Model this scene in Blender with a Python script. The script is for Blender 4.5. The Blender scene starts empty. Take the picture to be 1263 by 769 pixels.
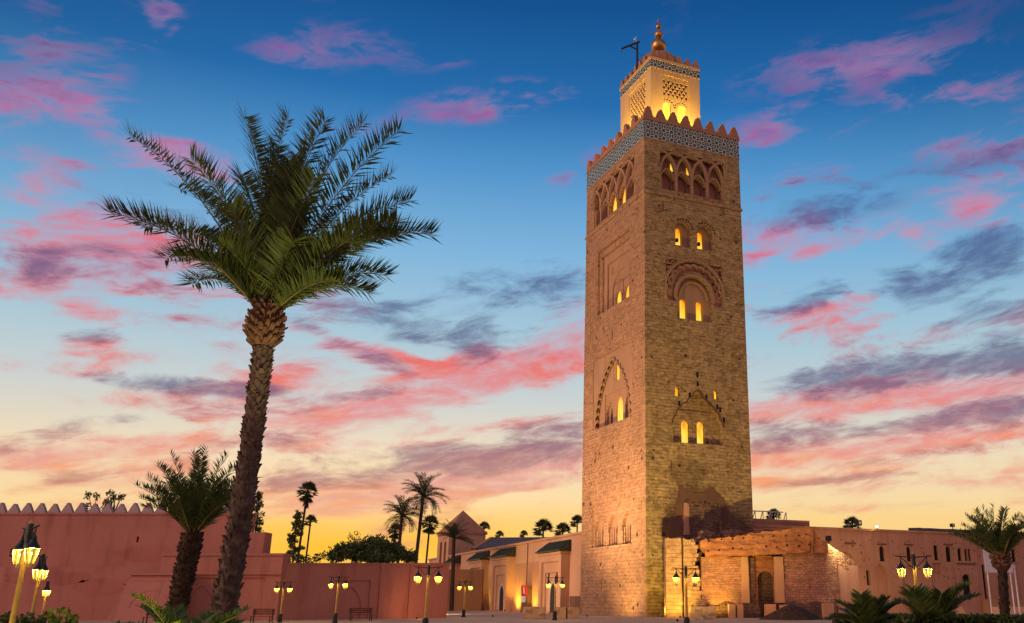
import bpy, bmesh, math, random
from mathutils import Vector, Matrix, Euler, noise, geometry
SC = bpy.context.scene
COL = SC.collection
PI = math.pi
R_ = math.radians

def lin(r, g, b):
    f = lambda c: (c/255/12.92) if c/255 <= .04045 else ((c/255+.055)/1.055)**2.4
    return (f(r), f(g), f(b), 1.0)

# ------------------------------------------------------------------ camera
cam = bpy.data.cameras.new('camera')
cam.lens = 32.985; cam.sensor_width = 36; cam.sensor_fit = 'HORIZONTAL'
cam.shift_x = -0.1168; cam.shift_y = -0.0176
cam.clip_start = .1; cam.clip_end = 20000
camo = bpy.data.objects.new('camera', cam); COL.objects.link(camo)
camo.location = (0, 0, 1.65); camo.rotation_euler = (PI/2 + .315, 0, 0)
SC.camera = camo

# ------------------------------------------------------------------ colour management
SC.view_settings.view_transform = 'Standard'; SC.view_settings.look = 'None'
SC.view_settings.exposure = 0; SC.view_settings.gamma = 1
SC.view_settings.use_curve_mapping = False
SC.cycles.max_bounces = 6; SC.cycles.diffuse_bounces = 3; SC.cycles.glossy_bounces = 2
SC.cycles.transparent_max_bounces = 6
SC.cycles.use_denoising = True
SC.cycles.sample_clamp_indirect = 4

# ------------------------------------------------------------------ node helper
class NT:
    def __init__(s, tree): s.t = tree; s.t.nodes.clear()
    def n(s, typ, ins=None, **props):
        nd = s.t.nodes.new(typ)
        for k, v in props.items(): setattr(nd, k, v)
        for k, v in (ins or {}).items():
            sock = nd.inputs[k]
            if isinstance(v, bpy.types.NodeSocket): s.t.links.new(v, sock)
            elif isinstance(v, bpy.types.Node): s.t.links.new(v.outputs[0], sock)
            else: sock.default_value = v
        return nd
    def m(s, op, a, b=0.0, c=None, clamp=False):
        ins = {0: a, 1: b}
        if c is not None: ins[2] = c
        return s.n('ShaderNodeMath', ins, operation=op, use_clamp=clamp).outputs[0]
    def ramp(s, fac, stops, interp='LINEAR'):
        nd = s.n('ShaderNodeValToRGB', {0: fac}); cr = nd.color_ramp; cr.interpolation = interp
        while len(cr.elements) > len(stops): cr.elements.remove(cr.elements[-1])
        while len(cr.elements) < len(stops): cr.elements.new(.5)
        for e, (p, c) in zip(cr.elements, stops):
            e.position = p; e.color = c if len(c) == 4 else (*c, 1)
        return nd.outputs[0]
    def mix(s, fac, a, b, mode='MIX'):
        nd = s.n('ShaderNodeMix', data_type='RGBA', blend_type=mode)
        for sock, v in ((nd.inputs[0], fac), (nd.inputs[6], a), (nd.inputs[7], b)):
            if isinstance(v, bpy.types.NodeSocket): s.t.links.new(v, sock)
            else: sock.default_value = v
        return nd.outputs[2]
    def smooth(s, v, a, b, lo=0.0, hi=1.0):
        return s.n('ShaderNodeMapRange', {0: v, 1: a, 2: b, 3: lo, 4: hi}, interpolation_type='SMOOTHSTEP').outputs[0]

# ------------------------------------------------------------------ sky (world)
SKY = 1.0
W = bpy.data.worlds.new('World'); SC.world = W; W.use_nodes = True
q = NT(W.node_tree)
tc = q.n('ShaderNodeTexCoord').outputs['Generated']
sx = q.n('ShaderNodeSeparateXYZ', {0: tc})
DX, DY, DZ = sx.outputs
az = q.m('MULTIPLY', q.m('ARCTAN2', DX, DY), 180/PI)
el = q.m('MULTIPLY', q.m('ARCSINE', DZ), 180/PI)
nz_l = q.n('ShaderNodeTexNoise', {'Vector': q.n('ShaderNodeCombineXYZ', {0: q.m('MULTIPLY', az, .04), 1: q.m('MULTIPLY', el, .07)}), 'Scale': 1.0, 'Detail': 2.0}).outputs[0]
grad = q.ramp(q.m('DIVIDE', el, 90, clamp=True), [(0, lin(244,196,100)), (.022, lin(248,203,118)), (.05, lin(246,212,150)), (.085, lin(236,216,182)),
    (.125, lin(198,206,206)), (.17, lin(160,196,214)), (.225, lin(122,178,218)), (.28, lin(76,146,202)), (.325, lin(26,106,172)), (.385, lin(0,78,142)), (.46, lin(0,60,116)), (1.0, lin(16,52,96))])
side = q.smooth(q.m('ABSOLUTE', q.m('SUBTRACT', az, -6)), 10, 46)
grad = q.mix(q.m('MULTIPLY', q.m('MULTIPLY', side, q.smooth(el, 12, 32)), .55), grad, lin(4,52,104))
# quiet rosy twilight arch in the half of the sky behind the camera
back = q.smooth(q.m('MULTIPLY', DY, -1), -.25, .5)
bk = q.ramp(q.m('DIVIDE', el, 90, clamp=True), [(0, lin(190,140,150)), (.1, lin(232,160,150)), (.25, lin(210,160,175)), (.5, lin(120,140,180)), (1, lin(60,90,140))])
grad = q.mix(back, grad, bk)
nish = q.n('ShaderNodeTexSky', sky_type='NISHITA', sun_disc=False, sun_elevation=R_(1.0), sun_rotation=R_(-14), altitude=450)
grad = q.mix(1.0, grad, q.mix(1.0, nish.outputs[0], (.012,.012,.012,1), 'MULTIPLY'), 'ADD')
# cloud noise, stretched along the horizon
wv = q.n('ShaderNodeCombineXYZ', {0: q.m('MULTIPLY', az, .085), 1: q.m('MULTIPLY', q.m('SUBTRACT', el, q.m('MULTIPLY', az, .10)), .27)})
dist = q.n('ShaderNodeTexNoise', {'Vector': wv, 'Scale': .9, 'Detail': 3.0})
wv2 = q.n('ShaderNodeVectorMath', {0: wv, 1: q.n('ShaderNodeVectorMath', {0: dist.outputs[1], 'Scale': .75}, operation='SCALE')}, operation='ADD')
cn = q.n('ShaderNodeTexNoise', {'Vector': wv2, 'Scale': 1.5, 'Detail': 8.0, 'Roughness': .60}).outputs[0]
cn2 = q.n('ShaderNodeTexNoise', {'Vector': q.n('ShaderNodeVectorMath', {0: wv2, 1: (7.3,2.1,0)}, operation='ADD'), 'Scale': 3.4, 'Detail': 7.0, 'Roughness': .6}).outputs[0]
azel = q.n('ShaderNodeCombineXYZ', {0: az, 1: el}).outputs[0]
def blobs(lst):
    tot = None
    for (a, e, ra, re, ang, s) in lst:
        vin = azel if tot is None else q.n('ShaderNodeVectorMath', {0: tot, 1: (1e-9, 1e-9, 1e-9), 2: azel}, operation='MULTIPLY_ADD')   # keeps the chain in order
        mp = q.n('ShaderNodeMapping', {0: vin, 'Location': (a, e, 0), 'Rotation': (0, 0, R_(ang)), 'Scale': (ra, re, 1)}, vector_type='TEXTURE')
        ln = q.n('ShaderNodeVectorMath', {0: mp.outputs[0]}, operation='LENGTH').outputs['Value']
        v = q.n('ShaderNodeMapRange', {0: ln, 1: 2.1, 2: 0.0, 3: 0.0, 4: s}, interpolation_type='SMOOTHSTEP').outputs[0]
        tot = v if tot is None else q.m('MAXIMUM', q.m('MAXIMUM', tot, v), q.m('MULTIPLY', q.m('ADD', tot, v), .72))
    return tot
cn3 = q.n('ShaderNodeTexNoise', {'Vector': q.n('ShaderNodeVectorMath', {0: wv2, 1: (1.3,9.1,0)}, operation='ADD'), 'Scale': 5.5, 'Detail': 8.0, 'Roughness': .65}).outputs[0]
PINK = [(-10.91, 12.12, 8.45, 1.16, 16.2, 1.0), (-6.55, 14.36, 4.04, 1.28, 22.6, 0.9), (-15.37, 13.72, 4.11, 0.47, -14.8, 0.8), (-16.94, 10.31, 3.72, 1.03, 7.8, 0.8), (-32.45, 6.98, 2.5, 0.91, 18.3, 0.95), (-31.01, 18.54, 3.47, 1.47, 1.0, 0.72), (-32.18, 16.16, 3.14, 0.93, 2.4, 0.5), (-28.28, 23.49, 3.07, 0.88, -4.8, 0.72), (-32.57, 24.96, 1.63, 0.6, -7.6, 0.5), (-30.21, 30.73, 0.81, 1.42, 14.2, 0.42), (-9.35, 29.3, 4.95, 1.04, 9.8, 0.5), (18.14, 30.83, 5.49, 0.91, -0.6, 0.48), (22.28, 22.23, 3.41, 1.2, -0.9, 0.95), (16.86, 21.11, 2.33, 0.95, -6.2, 0.95), (11.54, 20.49, 3.02, 1.07, -4.3, 0.72), (11.78, 16.58, 2.71, 0.58, 10.0, 0.75), (15.24, 11.11, 8.54, 0.94, 3.3, 0.98), (15.5, 8.61, 8.83, 1.02, 4.0, 0.98), (19.24, 9.72, 3.94, 0.64, 4.5, 0.7), (-10.13, 7.04, 7.24, 1.04, 11.7, 0.95), (-16.51, 5.63, 4.09, 0.64, 7.6, 0.8), (-5.83, 7.59, 3.91, 0.86, 8.4, 0.8), (-24.39, 10.05, 4.75, 0.71, -0.2, 0.75), (-24.57, 8.26, 3.78, 0.71, 8.8, 0.5), (-31.72, 14.64, 1.86, 0.51, 2.8, 0.7), (-17.29, 14.06, 1.9, 0.47, -21.1, 0.6), (-30.88, 13.03, 1.15, 0.39, 7.4, 0.55), (-28.5, 7.78, 2.33, 0.69, 13.0, 0.6), (17.57, 6.5, 7.3, 0.72, 3.6, 0.75), (8.76, 6.36, 2.85, 0.56, 2.8, 0.5), (-29.37, 6.03, 4.63, 0.59, 7.6, 0.6), (-34.62, 15.11, 1.64, 0.46, 9.6, 0.6), (-34.19, 11.2, 1.06, 0.37, 7.3, 0.5), (20.96, 24.98, 2.84, 0.83, -4.1, 0.45), (-35.54, 27.57, 2.42, 0.81, 15.8, 0.3), (-13.32, 31.52, 3.28, 0.83, 13.7, 0.3), (-15.56, 5.06, 5.04, 0.41, 7.3, 0.75), (-10.53, 5.77, 4.27, 0.37, 8.8, 0.7), (-19.64, 6.07, 3.07, 0.54, 8.2, 0.6), (-6.76, 6.49, 2.9, 0.47, 8.5, 0.7), (-25.43, 5.6, 3.67, 0.43, 5.7, 0.6), (17.44, 5.15, 7.22, 0.31, 1.1, 0.6), (9.65, 5.04, 3.73, 0.28, 1.0, 0.5), (-28.78, 4.61, 5.05, 0.33, 4.5, 0.6), (-35.58, 25.88, 3.18, 1.64, 9.8, 0.4), (-20.63, 30.98, 4.67, 1.16, 12.7, 0.4), (-23.6, 17.19, 2.7, 0.73, 11.8, 0.4), (22.39, 28.43, 3.31, 1.08, -3.1, 0.45), (10.96, 27.53, 3.68, 0.95, 1.8, 0.35), (-21.61, 11.86, 3.12, 0.83, 8.4, 0.6), (-14.51, 9.02, 5.21, 0.66, 7.9, 0.6), (-32.16, 11.67, 2.64, 0.67, 6.8, 0.5), (-35.26, 20.47, 2.27, 1.24, 7.1, 0.5), (21.02, 6.01, 3.76, 0.62, 2.7, 0.6), (-3.63, 20.1, 2.1, 0.79, 0.8, 0.4), (13.19, 15.53, 2.43, 0.48, 6.1, 0.5)]
DARK = [(-7.22, 18.52, 4.41, 1.48, 11.1, 0.75), (-11.13, 15.65, 5.53, 0.97, -5.6, 0.72), (21.88, 19.03, 2.8, 1.2, 14.7, 0.95), (17.51, 17.84, 2.12, 0.81, -5.6, 0.85), (11.34, 17.44, 2.58, 0.58, 17.7, 0.85), (17.73, 12.85, 7.97, 0.79, 3.3, 0.98), (21.86, 13.22, 2.61, 1.0, 2.9, 0.9), (16.51, 9.68, 8.38, 0.6, 5.6, 0.95), (21.04, 9.98, 2.6, 0.72, 4.3, 0.9), (-7.31, 8.28, 6.87, 0.96, 8.4, 0.85), (-12.52, 7.45, 5.72, 0.61, 7.3, 0.7), (-25.17, 11.19, 4.07, 0.44, 0.4, 0.8), (-23.98, 10.08, 3.89, 0.4, -0.2, 0.5), (-32.39, 7.68, 1.97, 0.5, 18.7, 0.75), (14.24, 22.55, 3.98, 1.25, -1.1, 0.65), (-32.29, 16.79, 3.15, 0.85, 9.5, 0.4), (-29.75, 20.76, 2.95, 0.87, -0.4, 0.4), (-36.65, 27.24, 3.58, 1.6, 16.1, 0.35), (24.27, 31.21, 4.22, 1.75, -7.8, 0.4), (-28.69, 9.04, 3.16, 0.43, 9.1, 0.6), (-17.02, 11.25, 3.74, 0.42, 13.2, 0.55), (-17.94, 6.58, 4.06, 0.41, 7.0, 0.6), (11.03, 12.5, 2.9, 0.58, 3.3, 0.6), (14.42, 6.7, 5.4, 0.37, 3.0, 0.45), (21.35, 24.23, 3.72, 1.11, -4.2, 0.5), (-17.54, 14.28, 3.33, 0.42, -20.1, 0.65), (-7.1, 15.32, 3.03, 0.79, 25.8, 0.55), (-30.93, 13.33, 1.16, 0.3, 7.5, 0.6), (20.84, 16.1, 3.12, 0.74, -1.1, 0.5), (8.93, 9.68, 2.9, 0.57, 3.2, 0.6), (-14.9, 8.07, 4.21, 0.47, 6.9, 0.55), (2.02, 8.34, 2.95, 0.48, 4.4, 0.4), (-30.47, 5.97, 2.22, 0.33, 7.9, 0.45), (17.71, 7.96, 5.26, 0.36, 4.2, 0.45), (-21.24, 8.69, 2.62, 0.45, 11.6, 0.4)]
GLOW = [(-16.69, 2.76, 8.65, 1.33, 2.6, 1.0), (-20.68, 3.82, 4.33, 0.79, 1.3, 0.5), (-6.67, 4.29, 4.31, 0.74, 4.2, 0.4), (15.12, 4.17, 9.37, 0.72, -1.5, 0.22), (-10.37, 3.01, 5.17, 0.91, 0.4, 0.55)]

noi = q.m('SUBTRACT', q.m('ADD', q.m('MULTIPLY', cn, .55), q.m('MULTIPLY', cn2, .45)), .5)
def cover(b, gain, lo, hi):
    c = q.smooth(q.m('ADD', b, q.m('MULTIPLY', q.m('MULTIPLY', noi, gain), q.smooth(b, 0.0, .35))), lo, hi)
    return q.m('MULTIPLY', c, q.smooth(cn3, .30, .62, .55, 1.0))
lowf = q.n('ShaderNodeTexNoise', {'Vector': q.n('ShaderNodeVectorMath', {0: wv, 1: (3.7,5.2,0)}, operation='ADD'), 'Scale': .55, 'Detail': 2.0}).outputs[0]
BASEC = q.m('MULTIPLY', q.smooth(lowf, .42, .66), q.smooth(el, 44, 20, .12, .34))
glow = blobs(GLOW)
sky = q.mix(q.m('MULTIPLY', glow, .85, clamp=True), grad, lin(255,192,34))
pc = q.ramp(q.m('DIVIDE', el, 90, clamp=True), [(0, lin(255,180,80)), (.06, lin(252,166,104)), (.10, lin(246,134,100)), (.15, lin(238,106,96)), (.20, lin(232,104,112)), (.26, lin(196,102,150)), (.34, lin(136,88,156)), (.42, lin(84,76,142)), (1, lin(60,64,110))])
pinkc = q.mix(q.smooth(noi, -.06, .16), q.mix(.45, pc, lin(206,168,190)), pc)
sky = q.mix(q.m('MULTIPLY', cover(q.m('ADD', blobs(PINK), BASEC), 4.8, .14, 1.0), .93), sky, pinkc)
dc = q.ramp(q.m('DIVIDE', el, 90, clamp=True), [(0, lin(214,150,110)), (.07, lin(172,130,128)), (.12, lin(112,100,132)), (.18, lin(84,94,136)), (.26, lin(70,92,146)), (.4, lin(52,76,132)), (1, lin(40,60,100))])
sky = q.mix(q.m('MULTIPLY', cover(q.m('ADD', blobs(DARK), q.m('MULTIPLY', BASEC, .8)), 4.8, .18, 1.02), .82), sky, dc)
# below the horizon
sky = q.mix(q.smooth(el, -.3, -2.5), sky, lin(70,60,60))
bg = q.n('ShaderNodeBackground', {0: sky, 1: SKY})
q.n('ShaderNodeOutputWorld', {0: bg})
W.cycles.sampling_method = 'MANUAL'; W.cycles.sample_map_resolution = 512

# ------------------------------------------------------------------ low afterglow (the one sun lamp)
sl = bpy.data.lights.new('sun', 'SUN'); sl.energy = 1.75; sl.angle = R_(35); sl.color = (1.0, .60, .40)
so = bpy.data.objects.new('sun', sl); COL.objects.link(so)
so.rotation_euler = Vector((.90, .44, -.34)).to_track_quat('-Z', 'Y').to_euler()

# ------------------------------------------------------------------ mesh helpers
class MB:
    def __init__(s): s.v = []; s.f = []
    def add(s, vs, fs):
        o = len(s.v); s.v += [tuple(p) for p in vs]; s.f += [tuple(i+o for i in f) for f in fs]; return s
    def box(s, x0, y0, z0, x1, y1, z1, M=None):
        vs = [Vector((x, y, z)) for z in (z0, z1) for y in (y0, y1) for x in (x0, x1)]
        if M: vs = [M @ p for p in vs]
        return s.add(vs, [(0,2,3,1), (4,5,7,6), (0,1,5,4), (2,6,7,3), (0,4,6,2), (1,3,7,5)])
    def prism(s, pts, y0, y1, mp=None):
        # outline in (u,h), extruded in depth; mp maps (u,d,h) to a point
        mp = mp or (lambda u, d, h: (u, d, h)); n = len(pts)
        vs = [mp(u, y0, h) for u, h in pts] + [mp(u, y1, h) for u, h in pts]
        return s.add(vs, [tuple(range(n)), tuple(range(2*n-1, n-1, -1))] + [(i, (i+1) % n, n+(i+1) % n, n+i) for i in range(n)])
    def tube(s, pts, rad, n=8, cap=True):
        pts = [Vector(p) for p in pts]
        if not hasattr(rad, '__len__'): rad = [rad]*len(pts)
        rings = []; up = Vector((.013, .021, 1)).normalized()
        for i, p in enumerate(pts):
            t = (pts[min(i+1, len(pts)-1)] - pts[max(i-1, 0)]).normalized()
            a = t.cross(up)
            if a.length < .08: a = t.cross(Vector((1, .02, 0)))
            a.normalize(); b = t.cross(a).normalized()
            rings.append([p + (a*math.cos(2*PI*k/n) + b*math.sin(2*PI*k/n))*rad[i] for k in range(n)])
        vs = [p for r in rings for p in r]; fs = []
        for i in range(len(pts)-1):
            for k in range(n): fs.append((i*n+k, i*n+(k+1) % n, (i+1)*n+(k+1) % n, (i+1)*n+k))
        if cap: fs += [tuple(range(n))[::-1], tuple(range((len(pts)-1)*n, len(pts)*n))]
        return s.add(vs, fs)
    def lathe(s, prof, n=16, c=(0,0,0), cap=True):
        vs = [(c[0]+r*math.cos(2*PI*k/n), c[1]+r*math.sin(2*PI*k/n), c[2]+z) for r, z in prof for k in range(n)]
        fs = [(i*n+k, i*n+(k+1) % n, (i+1)*n+(k+1) % n, (i+1)*n+k) for i in range(len(prof)-1) for k in range(n)]
        if cap: fs += [tuple(range(n))[::-1], tuple(range((len(prof)-1)*n, len(prof)*n))]
        return s.add(vs, fs)
    def build(s, name, mat, parent=None, smooth=False, recalc=True):
        me = bpy.data.meshes.new(name); me.from_pydata(s.v, [], s.f)
        bm = bmesh.new(); bm.from_mesh(me)
        if recalc: bmesh.ops.recalc_face_normals(bm, faces=bm.faces[:])
        uv = bm.loops.layers.uv.new('UVMap')
        for f in bm.faces:
            n = f.normal; ax = max(range(3), key=lambda i: abs(n[i])); f.smooth = smooth
            for l in f.loops:
                p = l.vert.co
                l[uv].uv = (p.y, p.z) if ax == 0 else ((p.x, p.z) if ax == 1 else (p.x, p.y))
        bm.to_mesh(me); bm.free()
        me.materials.append(mat)
        o = bpy.data.objects.new(name, me); COL.objects.link(o)
        if parent: o.parent = parent
        return o
def tag(o, label=None, cat=None, group=None, kind=None):
    if label: o['label'] = label
    if cat: o['category'] = cat
    if group: o['group'] = group
    if kind: o['kind'] = kind
    return o
def thing(name, label, cat, loc=(0,0,0), rz=0, group=None):
    o = bpy.data.objects.new(name, None); COL.objects.link(o); o.empty_display_size = .3
    o.location = loc; o.rotation_euler = (0, 0, rz)
    return tag(o, label, cat, group)
def copy_tree(o, parent=None):
    c = o.copy(); COL.objects.link(c)
    if parent: c.parent = parent
    for ch in list(o.children): copy_tree(ch, c)
    return c
def light(name, typ, loc, energy, color, aim=None, parent=None, **kw):
    l = bpy.data.lights.new(name, typ); l.energy = energy; l.color = color
    for k, v in kw.items(): setattr(l, k, v)
    o = bpy.data.objects.new(name, l); COL.objects.link(o); o.location = loc
    if aim is not None: o.rotation_euler = (Vector(aim)-Vector(loc)).to_track_quat('-Z', 'Y').to_euler()
    if parent: o.parent = parent
    return o

# ---- 2D outlines
def rect(u0, h0, u1, h1): return [(u0,h0), (u1,h0), (u1,h1), (u0,h1)]
def arch(uc, w, h0, top, kind='round', n=14):
    r = w/2; pts = [(uc-r, h0), (uc+r, h0)]
    if kind == 'round':
        s = top-r; pts += [(uc+r*math.cos(PI*k/n), s+r*math.sin(PI*k/n)) for k in range(n+1)]
    elif kind == 'horseshoe':
        R = r*1.0; rr = r*.84; s = top-R; a0 = -.5
        pts = [(uc-rr, h0), (uc+rr, h0)]
        pts += [(uc+R*math.cos(a0+(PI-2*a0)*k/n), s+R*math.sin(a0+(PI-2*a0)*k/n)) for k in range(n+1)]
    else:
        rise = min(top-h0-.05, w*(.64 if kind == 'low' else .86)); s = top-rise; c = (rise*rise-r*r)/(2*r); RR = r+c; t = math.asin(min(1, rise/RR)); m = n//2
        pts += [(uc-c+RR*math.cos(t*k/m), s+RR*math.sin(t*k/m)) for k in range(m+1)]
        pts += [(uc+c-RR*math.cos(t*k/m), s+RR*math.sin(t*k/m)) for k in range(m-1, -1, -1)]
    return pts
def scallop(path, n, bulge=.5, closed_from=2):
    # turns an open arch path into n outward lobes; the first closed_from points (the sill) are kept
    base, cur = path[:closed_from], path[closed_from:]
    L = [0]
    for a, b in zip(cur, cur[1:]): L.append(L[-1]+math.dist(a, b))
    def at(d):
        for i in range(len(cur)-1):
            if d <= L[i+1] or i == len(cur)-2:
                f = (d-L[i])/max(1e-9, L[i+1]-L[i]); return Vector((cur[i][0]+(cur[i+1][0]-cur[i][0])*f, cur[i][1]+(cur[i+1][1]-cur[i][1])*f))
    P = [at(L[-1]*k/n) for k in range(n+1)]; out = list(base)
    for a, b in zip(P, P[1:]):
        m = (a+b)/2; d = b-a; nrm = Vector((d.y, -d.x)); 
        for k in range(6):
            t = k/6; out.append(tuple(a+d*t + nrm*bulge*math.sin(PI*t)*(1 if True else 0)))
    out.append(tuple(P[-1])); return out
def inside(p, poly):
    x, y = p; c = False; j = len(poly)-1
    for i in range(len(poly)):
        xi, yi = poly[i]; xj, yj = poly[j]
        if (yi > y) != (yj > y) and x < (xj-xi)*(y-yi)/(yj-yi)+xi: c = not c
        j = i
    return c
def plate(mb, outer, holes, d, depth, mp, edge=0):
    # a wall face at depth d with real openings; reveals run back by depth
    vs = []; es = []
    for lp in [outer]+holes:
        o = len(vs); vs += [Vector(p) for p in lp]; es += [(o+i, o+(i+1) % len(lp)) for i in range(len(lp))]
    V, E, F, *_ = geometry.delaunay_2d_cdt(vs, es, [], 0, 1e-5)
    fs = []
    for f in F:
        c = sum((V[i] for i in f), Vector((0,0)))/len(f)
        if inside(c, outer) and not any(inside(c, h) for h in holes): fs.append(tuple(f))
    mb.add([mp(p.x, d, p.y) for p in V], fs)
    for lp in holes + ([outer] if edge else []):
        n = len(lp); dd = depth if lp is not outer else edge
        mb.add([mp(u, d, h) for u, h in lp]+[mp(u, d+dd, h) for u, h in lp], [(i, (i+1) % n, n+(i+1) % n, n+i) for i in range(n)])
    return mb
def grow(poly, g):
    cx = sum(p[0] for p in poly)/len(poly); cy = sum(p[1] for p in poly)/len(poly)
    w = max(abs(p[0]-cx) for p in poly); h = max(abs(p[1]-cy) for p in poly)
    return [(cx+(p[0]-cx)*(1+g/w), cy+(p[1]-cy)*(1+g/h)) for p in poly]
def strip(path, w):
    # a ribbon of width w round an open 2D path
    P = [Vector(p) for p in path]; A = []; B = []
    for i, p in enumerate(P):
        t = (P[min(i+1, len(P)-1)]-P[max(i-1, 0)]).normalized(); n = Vector((-t.y, t.x))*w/2
        A.append(tuple(p+n)); B.append(tuple(p-n))
    return A, B
def rib(mb, path, w, d0, d1, mp):
    A, B = strip(path, w); n = len(A)
    vs = [mp(u, d0, h) for u, h in A]+[mp(u, d0, h) for u, h in B]+[mp(u, d1, h) for u, h in A]+[mp(u, d1, h) for u, h in B]
    fs = []
    for i in range(n-1):
        fs += [(i, i+1, n+i+1, n+i), (i, i+1, 2*n+i+1, 2*n+i), (n+i, n+i+1, 3*n+i+1, 3*n+i)]
    mb.add(vs, fs)
def fbm(p, s=1.0, o=3):
    v = 0; a = .5; p = Vector(p)*s
    for i in range(o): v += a*noise.noise(p); p = p*2.03; a *= .5
    return v
def rough(mb, x0, x1, y0, y1, zb, zt, cell=.35, amp=.15, seed=0, M=None):
    # a weathered block: gridded box whose bottom and top follow zb(x), zt(x), every face pushed about by noise
    nx = max(2, int((x1-x0)/cell)); ny = max(1, int((y1-y0)/cell)); nz = max(2, int((zt((x0+x1)/2)-zb((x0+x1)/2))/cell))
    idx = {}; vs = []; fs = []
    def V(i, j, k):
        key = (i, j, k)
        if key in idx: return idx[key]
        x = x0+(x1-x0)*i/nx; y = y0+(y1-y0)*j/ny; z = zb(x)+(zt(x)-zb(x))*k/nz
        d = Vector((fbm((x+seed, y, z), 1.1), fbm((x, y+seed+9, z), 1.1), fbm((x, y, z+seed+17), 1.1)))*amp*2
        p = Vector((x, y, z))+d
        if M: p = M @ p
        idx[key] = len(vs); vs.append(p); return idx[key]
    for i in range(nx):
        for k in range(nz):
            fs.append((V(i,0,k), V(i+1,0,k), V(i+1,0,k+1), V(i,0,k+1))); fs.append((V(i,ny,k), V(i,ny,k+1), V(i+1,ny,k+1), V(i+1,ny,k)))
    for j in range(ny):
        for k in range(nz):
            fs.append((V(0,j,k), V(0,j,k+1), V(0,j+1,k+1), V(0,j+1,k))); fs.append((V(nx,j,k), V(nx,j+1,k), V(nx,j+1,k+1), V(nx,j,k+1)))
    for i in range(nx):
        for j in range(ny):
            fs.append((V(i,j,nz), V(i+1,j,nz), V(i+1,j+1,nz), V(i,j+1,nz))); fs.append((V(i,j,0), V(i,j+1,0), V(i+1,j+1,0), V(i+1,j,0)))
    return mb.add(vs, fs)

# ------------------------------------------------------------------ materials
def mat(name, rough_=.9, spec=.25):
    m = bpy.data.materials.new(name); m.use_nodes = True; t = NT(m.node_tree)
    b = t.n('ShaderNodeBsdfPrincipled', {'Roughness': rough_, 'Specular IOR Level': spec}); t.n('ShaderNodeOutputMaterial', {0: b})
    return m, t, b
def link(t, a, sock): t.t.links.new(a, sock)
def flat(name, col, rough_=.6, metal=0.0, var=.25, scale=3.0, emit=None, es=0.0, spec=.3):
    m, t, b = mat(name, rough_, spec)
    o = t.n('ShaderNodeTexCoord').outputs['Object']
    n = t.n('ShaderNodeTexNoise', {'Vector': o, 'Scale': scale, 'Detail': 5.0}).outputs[0]
    c0 = tuple(c*(1-var) for c in col[:3])+(1,); c1 = tuple(min(1, c*(1+var)) for c in col[:3])+(1,)
    link(t, t.ramp(n, [(.3, c0), (.7, c1)]), b.inputs['Base Color']); b.inputs['Metallic'].default_value = metal
    if emit:
        b.inputs['Emission Color'].default_value = emit; b.inputs['Emission Strength'].default_value = es
    bp = t.n('ShaderNodeBump', {'Strength': .15, 'Height': n}); link(t, bp.outputs[0], b.inputs['Normal'])
    return m
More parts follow.
